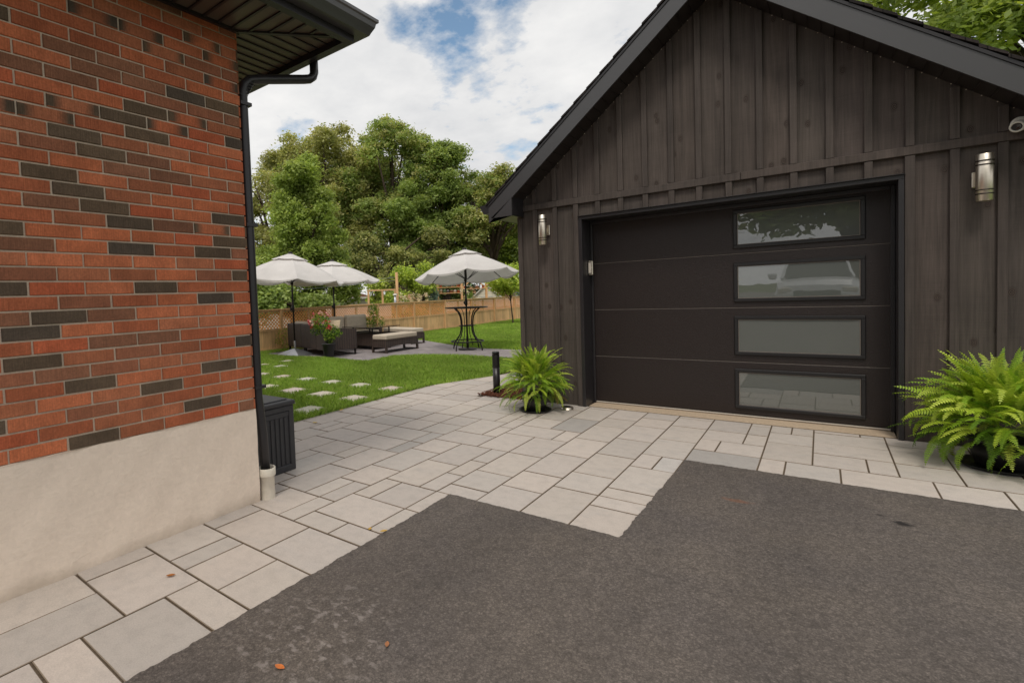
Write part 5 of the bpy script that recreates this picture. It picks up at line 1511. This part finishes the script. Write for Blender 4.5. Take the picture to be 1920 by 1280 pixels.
m = MB(); m.lathe([(.10, .90), (.09, .96), (0, .98)], (0, 0, 0), 14); m.build('cap', M['white'], e)
m = MB(); m.bar((0, 0, .92), (-.18, .36, .98), .02, .02); m.build('bracket', M['pole'], e)
# shelf frame with pots
e = empty('shelf_frame', (-15.35, 23.68, -.9), R(39.5)); tag(e, 'wooden post and shelf frame beyond the fence holding many small pots', 'shelf')
for x in (-1.32, 0.0, 1.35):
    m = MB(); m.box(x-.06, x+.06, -.06, .06, 0, 3.02, (.95, .85, .76)); m.build('post', M['fence'], e)
m = MB(); m.box(-1.6, 1.7, -.06, .06, 3.021, 3.14, (.95, .85, .76))
for x, s_ in ((-1.32, -1), (0, -1), (0, 1), (1.35, -1)): m.bar((x+s_*.45, 0, 2.98), (x+s_*.02, 0, 2.55), .05, .06, (.95, .85, .76))
m.build('beam', M['fence'], e)
shelves = [(-1.26, -.06, 2.66), (-1.26, -.06, 2.34), (.06, 1.29, 2.54)]
for (a, b_, z) in shelves:
    m = MB(); m.box(a, b_, -.14, .14, z, z+.035, (.95, .86, .78)); m.build('shelf', M['fence'], e)
prg = random.Random(12); pc = [(lin(176,92,66), 'terracotta'), (lin(210,200,184), 'cream'), (lin(110,160,140), 'teal'), (lin(96,104,128), 'slate blue'), (lin(150,110,96), 'brown'), (lin(224,222,220), 'white')]
Me = Matrix.Translation((-15.35, 23.68, -.9)) @ Matrix.Rotation(R(39.5), 4, 'Z')
names = ['top left shelf', 'lower left shelf', 'right shelf']
cnt = [4, 6, 4]; oname = ['first', 'second', 'third', 'fourth', 'fifth', 'sixth']
for si, (a, b_, z) in enumerate(shelves):
    for k in range(cnt[si]):
        x = a+.12+(b_-a-.24)*k/(cnt[si]-1); c, cn_ = pc[(k*2+si*3) % 6 if si != 1 else (k+1) % 6]
        m = MB(); h_ = prg.uniform(.12, .19); r_ = prg.uniform(.06, .095)
        m.lathe([(0, 0), (r_*.7, 0), (r_, h_*.8), (r_*1.08, h_*.8), (r_*1.08, h_), (r_*.8, h_), (0, h_*.9)], (0, 0, 0), 12, c)
        m.lathe([(r_*.8, h_*.95), (r_*.9, h_*1.15), (r_*.4, h_*1.4), (0, h_*1.45)], (0, 0, 0), 8, lin(120, 140, 80) if k % 2 else tuple(q*.9 for q in lin(214, 196, 186)))
        o = m.build('small_pot', M['coloured']); p = Me @ Vector((x, 0, z+.036)); o.location = p
        tag(o, '%s pot, %s from left on the %s of the frame' % (cn_, oname[k], names[si]), 'pot', 'small pots on the shelf frame')

# ------------------------------------------------------------------ fallen leaves
def dry_leaf(x, y, z, rz_, l, col, label, curl=.4):
    m = MB(); n = 6; V = []
    for i in range(n+1):
        t = i/n; w = l*.26*math.sin(math.pi*min(1, t*.95+.03))**.8; zz = l*curl*.35*(t-.5)**2*4*.5+.004
        V += [(l*(t-.5), -w, zz+w*.35), (l*(t-.5), 0, zz), (l*(t-.5), w, zz+w*.35)]
    F = []
    for i in range(n): F += [(3*i, 3*i+3, 3*i+4, 3*i+1), (3*i+1, 3*i+4, 3*i+5, 3*i+2)]
    m.mesh(V, F, col, smooth=True)
    o = m.build('fallen_leaf', M['autumn']); o.location = (x, y, z); o.rotation_euler = (0, 0, rz_)
    tag(o, label, 'leaf', 'fallen leaves')
dry_leaf(-2.59, 1.19, .002, .9, .045, lin(168,104,44), 'brown fallen leaf alone on a large paving slab beside the foundation')
dry_leaf(-2.10, 2.15, .002, 2.0, .035, lin(204,160,60), 'yellow fallen leaf on the paving at the asphalt edge')
dry_leaf(-2.0, 2.16, .01, 1.0, .045, lin(196,156,60), 'thin yellow fallen leaf on the asphalt edge beside the paving')
dry_leaf(-1.585, 1.11, .009, .2, .045, lin(212,120,56), 'orange fallen leaf on the asphalt near the bottom of the photo')
dry_leaf(-1.34, 1.44, .009, 2.2, .034, lin(170,112,70), 'narrow brown fallen leaf on the asphalt right of the pale splashes')
dry_leaf(-4.42, 3.72, .004, .4, .06, lin(224,186,50), 'yellow fallen leaf at the lawn edge behind the storage box')
dry_leaf(-4.60, 4.30, .012, 1.4, .06, lin(226,180,60), 'upright yellow fallen leaf where the lawn meets the path')

# ------------------------------------------------------------------ car and trees behind the viewpoint (mirrored in the door panes)
car = empty('parked_car', (-.10, -7.2, .26)); car.scale = (1.06, 1.1, 1.17); tag(car, 'silver sport utility car parked on the asphalt facing the garage', 'car')
cs = MB()     # lofted body: stations along y (front = +)
sec = [(.95, .80, .30, .62), (.90, .88, .25, .82), (.70, .92, .22, .94), (.0, .94, .22, 1.02), (-1.0, .94, .22, 1.04), (-2.6, .94, .22, 1.05), (-3.4, .90, .26, 1.03), (-3.6, .84, .34, .9)]
rings = []
for (y, hw, zb, zt) in sec:
    rings.append([(-hw*.9, y, zb), (-hw, y, zb+.18), (-hw, y, (zb+zt)/2+.05), (-hw*.95, y, zt-.06), (-hw*.80, y, zt), (0, y, zt+.03), (hw*.80, y, zt), (hw*.95, y, zt-.06), (hw, y, (zb+zt)/2+.05), (hw, y, zb+.18), (hw*.9, y, zb)])
V = [p for r_ in rings for p in r_]; n = 11; F = []
for i in range(len(rings)-1):
    for k in range(n): F.append((i*n+k, i*n+(k+1) % n, (i+1)*n+(k+1) % n, (i+1)*n+k))
F += [tuple(range(n)), tuple(reversed(range((len(rings)-1)*n, len(rings)*n)))]
cs.mesh(V, F, smooth=False)
# cabin roof and pillars
roof = [(-.62, -.75, 1.66), (.62, -.75, 1.66), (.66, -2.9, 1.68), (-.66, -2.9, 1.68)]
cs.mesh([(-.60, -.62, 1.60), (.60, -.62, 1.60), (.66, -2.95, 1.62), (-.66, -2.95, 1.62), (-.52, -.85, 1.69), (.52, -.85, 1.69), (.56, -2.8, 1.71), (-.56, -2.8, 1.71)], [(4, 5, 6, 7), (0, 1, 5, 4), (1, 2, 6, 5), (2, 3, 7, 6), (3, 0, 4, 7)])
for s_ in (-1, 1):
    cs.bar((s_*.80, .10, 1.02), (s_*.61, -.66, 1.61), .06, .05); cs.bar((s_*.86, -1.5, 1.03), (s_*.66, -1.5, 1.62), .07, .05); cs.bar((s_*.84, -3.3, 1.03), (s_*.66, -2.9, 1.62), .09, .06)
cs.build('body', M['carpaint'], car, recalc=True)
m = MB(); m.poly([(-.78, .08, 1.045), (.78, .08, 1.045), (.59, -.64, 1.61), (-.59, -.64, 1.61)]); m.build('windshield', M['carglass'], car)
m = MB()
for s_ in (-1, 1): m.poly([(s_*.85, -.05, 1.04), (s_*.87, -3.2, 1.05), (s_*.67, -2.85, 1.61), (s_*.62, -.75, 1.60)])
m.poly([(-.8, -3.4, 1.05), (.8, -3.4, 1.05), (.6, -2.96, 1.6), (-.6, -2.96, 1.6)]); m.build('side_windows', M['carglass'], car)
m = MB(); m.box(-.50, .50, .915, .965, .50, .70, bev=.02); m.box(-.62, .62, .90, .955, .30, .42, bev=.02); m.build('grille', M['rubber'], car)
for s_ in (-1, 1):
    m = MB(); m.box(s_*.52, s_*.84, .86, .955, .66, .79, bev=.03); m.build('headlight', M['white'], car)
    m = MB(); m.box(s_*.93, s_*1.13, -.12, .0, 1.02, 1.17, bev=.03); m.build('mirror', M['carpaint'], car)
    for y in (.15, -2.6):
        m = MB(); m.lathe([(0, -.11), (.30, -.11), (.34, -.08), (.34, .08), (.30, .11), (.0, .11)], (s_*.84, y, .34), 24, M=Matrix.Rotation(R(90), 4, 'Y')); w = m.build('wheel', M['rubber'], car)
        m = MB(); m.lathe([(0, .1), (.2, .115), (.21, .112)] if s_ > 0 else [(0, -.1), (.2, -.115), (.21, -.112)], (s_*.84, y, .34), 20, M=Matrix.Rotation(R(90), 4, 'Y')); m.build('rim', M['steel'], w)
tree('street_tree', 'broad leafy tree across the street behind the parked car', 'tree', (1.2, -19, 0), 4, [(0, 0, 6.5, 4.2, 3, 3.2), (3, 0, 5.5, 3.2, 3, 2.8), (-2.2, 0, 6.2, 2.2, 2.4, 2.4), (5.5, 0, 6, 3, 3, 3)], 900, .24, GRN+GDK, 61, None, .3, 10)
tree('street_tree', 'second leafy tree across the street further left', 'tree', (-9.0, -21, 0), 4, [(0, 0, 5.5, 3.4, 3, 3.2), (-2.5, 0, 4.8, 3, 3, 2.8)], 500, .24, GRN+GDK, 62, None, .3, 10)

# ------------------------------------------------------------------ sky, sun, camera
w = bpy.data.worlds.new('World'); scene.world = w; w.use_nodes = True
nt = w.node_tree; nt.nodes.clear()
def N(t, **k):
    n = nt.nodes.new(t)
    for a, b in k.items(): setattr(n, a, b)
    return n
out = N('ShaderNodeOutputWorld'); bg = N('ShaderNodeBackground'); bg.inputs[1].default_value = 0.1
sky = N('ShaderNodeTexSky', sky_type='NISHITA'); sky.sun_disc = False
SUN_EL, SUN_AZ = 58.0, 160.0           # azimuth measured clockwise from +Y
sky.sun_elevation = R(SUN_EL); sky.sun_rotation = R(SUN_AZ); sky.air_density = 1.0; sky.dust_density = 0.6; sky.ozone_density = 1.4
tc = N('ShaderNodeTexCoord'); sep = N('ShaderNodeSeparateXYZ'); nt.links.new(tc.outputs['Generated'], sep.inputs[0])
def MA(op, a, b=0.0, clamp=False):
    m = N('ShaderNodeMath', operation=op); m.use_clamp = clamp
    for i, v in enumerate((a, b)):
        if isinstance(v, (int, float)): m.inputs[i].default_value = v
        else: nt.links.new(v, m.inputs[i])
    return m.outputs[0]
zc = MA('ADD', MA('MAXIMUM', sep.outputs[2], 0.0), 0.22)      # project directions on a cloud deck
cmb = N('ShaderNodeCombineXYZ'); nt.links.new(MA('DIVIDE', sep.outputs[0], zc), cmb.inputs[0]); nt.links.new(MA('DIVIDE', sep.outputs[1], zc), cmb.inputs[1])
def noise(scale, det, rough, off):
    mp = N('ShaderNodeMapping'); mp.inputs['Location'].default_value = off; nt.links.new(cmb.outputs[0], mp.inputs[0])
    n = N('ShaderNodeTexNoise'); n.inputs['Scale'].default_value = scale; n.inputs['Detail'].default_value = det; n.inputs['Roughness'].default_value = rough
    nt.links.new(mp.outputs[0], n.inputs[0]); return n.outputs[0]
n1 = noise(1.9, 9, 0.58, (3.1, 1.7, 0)); n2 = noise(4.6, 8, 0.6, (0, 5, 0)); n3 = noise(0.9, 4, 0.5, (7, 2, 0))
# a few clear openings in the deck, placed by compass direction
def gap(dx, dy, dz, size):
    v = Vector((dx, dy, dz)).normalized()
    vm = N('ShaderNodeVectorMath', operation='DOT_PRODUCT'); nt.links.new(tc.outputs['Generated'], vm.inputs[0]); vm.inputs[1].default_value = v
    r = N('ShaderNodeMapRange'); r.inputs[1].default_value = math.cos(R(size)); r.inputs[2].default_value = math.cos(R(size*.25)); r.inputs[3].default_value = 0; r.inputs[4].default_value = 1
    r.interpolation_type = 'SMOOTHSTEP'; nt.links.new(vm.outputs['Value'], r.inputs[0]); return r.outputs[0]
gaps = [(-0.463, 0.767, 0.444, 10, 0.276), (-0.517, 0.746, 0.419, 6, 0.14), (-0.407, 0.794, 0.452, 6, 0.152), (-0.375, 0.844, 0.384, 4, 0.037), (-0.592, 0.667, 0.452, 4, 0.025), (-0.813, 0.582, 0.006, 5, 0.012400000000000001), (0.1, -0.6, 0.75, 22, 0.093), (0.7, 0.1, 0.7, 16, 0.093)]
gsum = None
for q in gaps:
    gq = MA('MULTIPLY', gap(*q[:4]), q[4]); gsum = gq if gsum is None else MA('ADD', gsum, gq)
cover = MA('ADD', MA('MULTIPLY', MA('SUBTRACT', n1, 0.5), 1.7), MA('ADD', MA('MULTIPLY', MA('SUBTRACT', n2, 0.5), 0.9), 0.66))               # about 0.65 on average
cover = MA('SUBTRACT', cover, gsum)
cr = N('ShaderNodeValToRGB'); cr.color_ramp.elements[0].position = 0.24; cr.color_ramp.elements[1].position = 0.46; nt.links.new(cover, cr.inputs[0])
shade = N('ShaderNodeValToRGB'); e0, e1 = shade.color_ramp.elements; e0.position = 0.36; e0.color = (6.9, 6.95, 7.05, 1); e1.position = 0.62; e1.color = (8.9, 8.8, 8.65, 1)
nt.links.new(MA('ADD', MA('MULTIPLY', n3, 0.5), MA('MULTIPLY', n2, 0.5)), shade.inputs[0])
bl_ = N('ShaderNodeMix', data_type='RGBA', blend_type='MULTIPLY'); bl_.inputs[0].default_value = 1; nt.links.new(sky.outputs[0], bl_.inputs[6]); bl_.inputs[7].default_value = (1.5, 1.55, 1.4, 1)
mx = N('ShaderNodeMix', data_type='RGBA'); nt.links.new(cr.outputs[0], mx.inputs[0]); nt.links.new(bl_.outputs[2], mx.inputs[6]); nt.links.new(shade.outputs[0], mx.inputs[7])
nt.links.new(mx.outputs[2], bg.inputs[0]); nt.links.new(bg.outputs[0], out.inputs[0])

sd_ = bpy.data.lights.new('sun', 'SUN'); sd_.energy = 1.6; sd_.angle = R(14); sd_.color = (1.0, 0.93, 0.84)
so_ = bpy.data.objects.new('sun', sd_); COL.objects.link(so_)
az = R(SUN_AZ); el = R(SUN_EL); dirv = Vector((math.sin(az)*math.cos(el), math.cos(az)*math.cos(el), math.sin(el)))
so_.rotation_euler = dirv.to_track_quat('Z', 'Y').to_euler(); so_.location = (0, 0, 30)

cam = bpy.data.cameras.new('camera'); co = bpy.data.objects.new('camera', cam); COL.objects.link(co)
yaw, pitch, roll = .6794, .0405, -.0393
fw = Vector((-math.sin(yaw), math.cos(yaw), 0)); r0 = Vector((math.cos(yaw), math.sin(yaw), 0)); up0 = Vector((0, 0, 1))
Fv = fw*math.cos(pitch)-up0*math.sin(pitch); U0 = up0*math.cos(pitch)+fw*math.sin(pitch)
R2 = r0*math.cos(roll)+U0*math.sin(roll); U2 = U0*math.cos(roll)-r0*math.sin(roll)
co.matrix_world = Matrix(((R2.x, U2.x, -Fv.x, 0), (R2.y, U2.y, -Fv.y, 0), (R2.z, U2.z, -Fv.z, 1.38), (0, 0, 0, 1)))
cam.sensor_width = 36; cam.lens = 957.83/1920*36; cam.shift_x = 192.83/1920; cam.shift_y = -45.95/1920
cam.clip_start = 0.05; cam.clip_end = 2000
scene.camera = co
scene.view_settings.view_transform = 'Standard'; scene.view_settings.look = 'None'; scene.view_settings.exposure = 0.08; scene.view_settings.gamma = 1.0
scene.view_settings.use_curve_mapping = False
scene.cycles.max_bounces = 6; scene.cycles.diffuse_bounces = 3; scene.cycles.transparent_max_bounces = 4
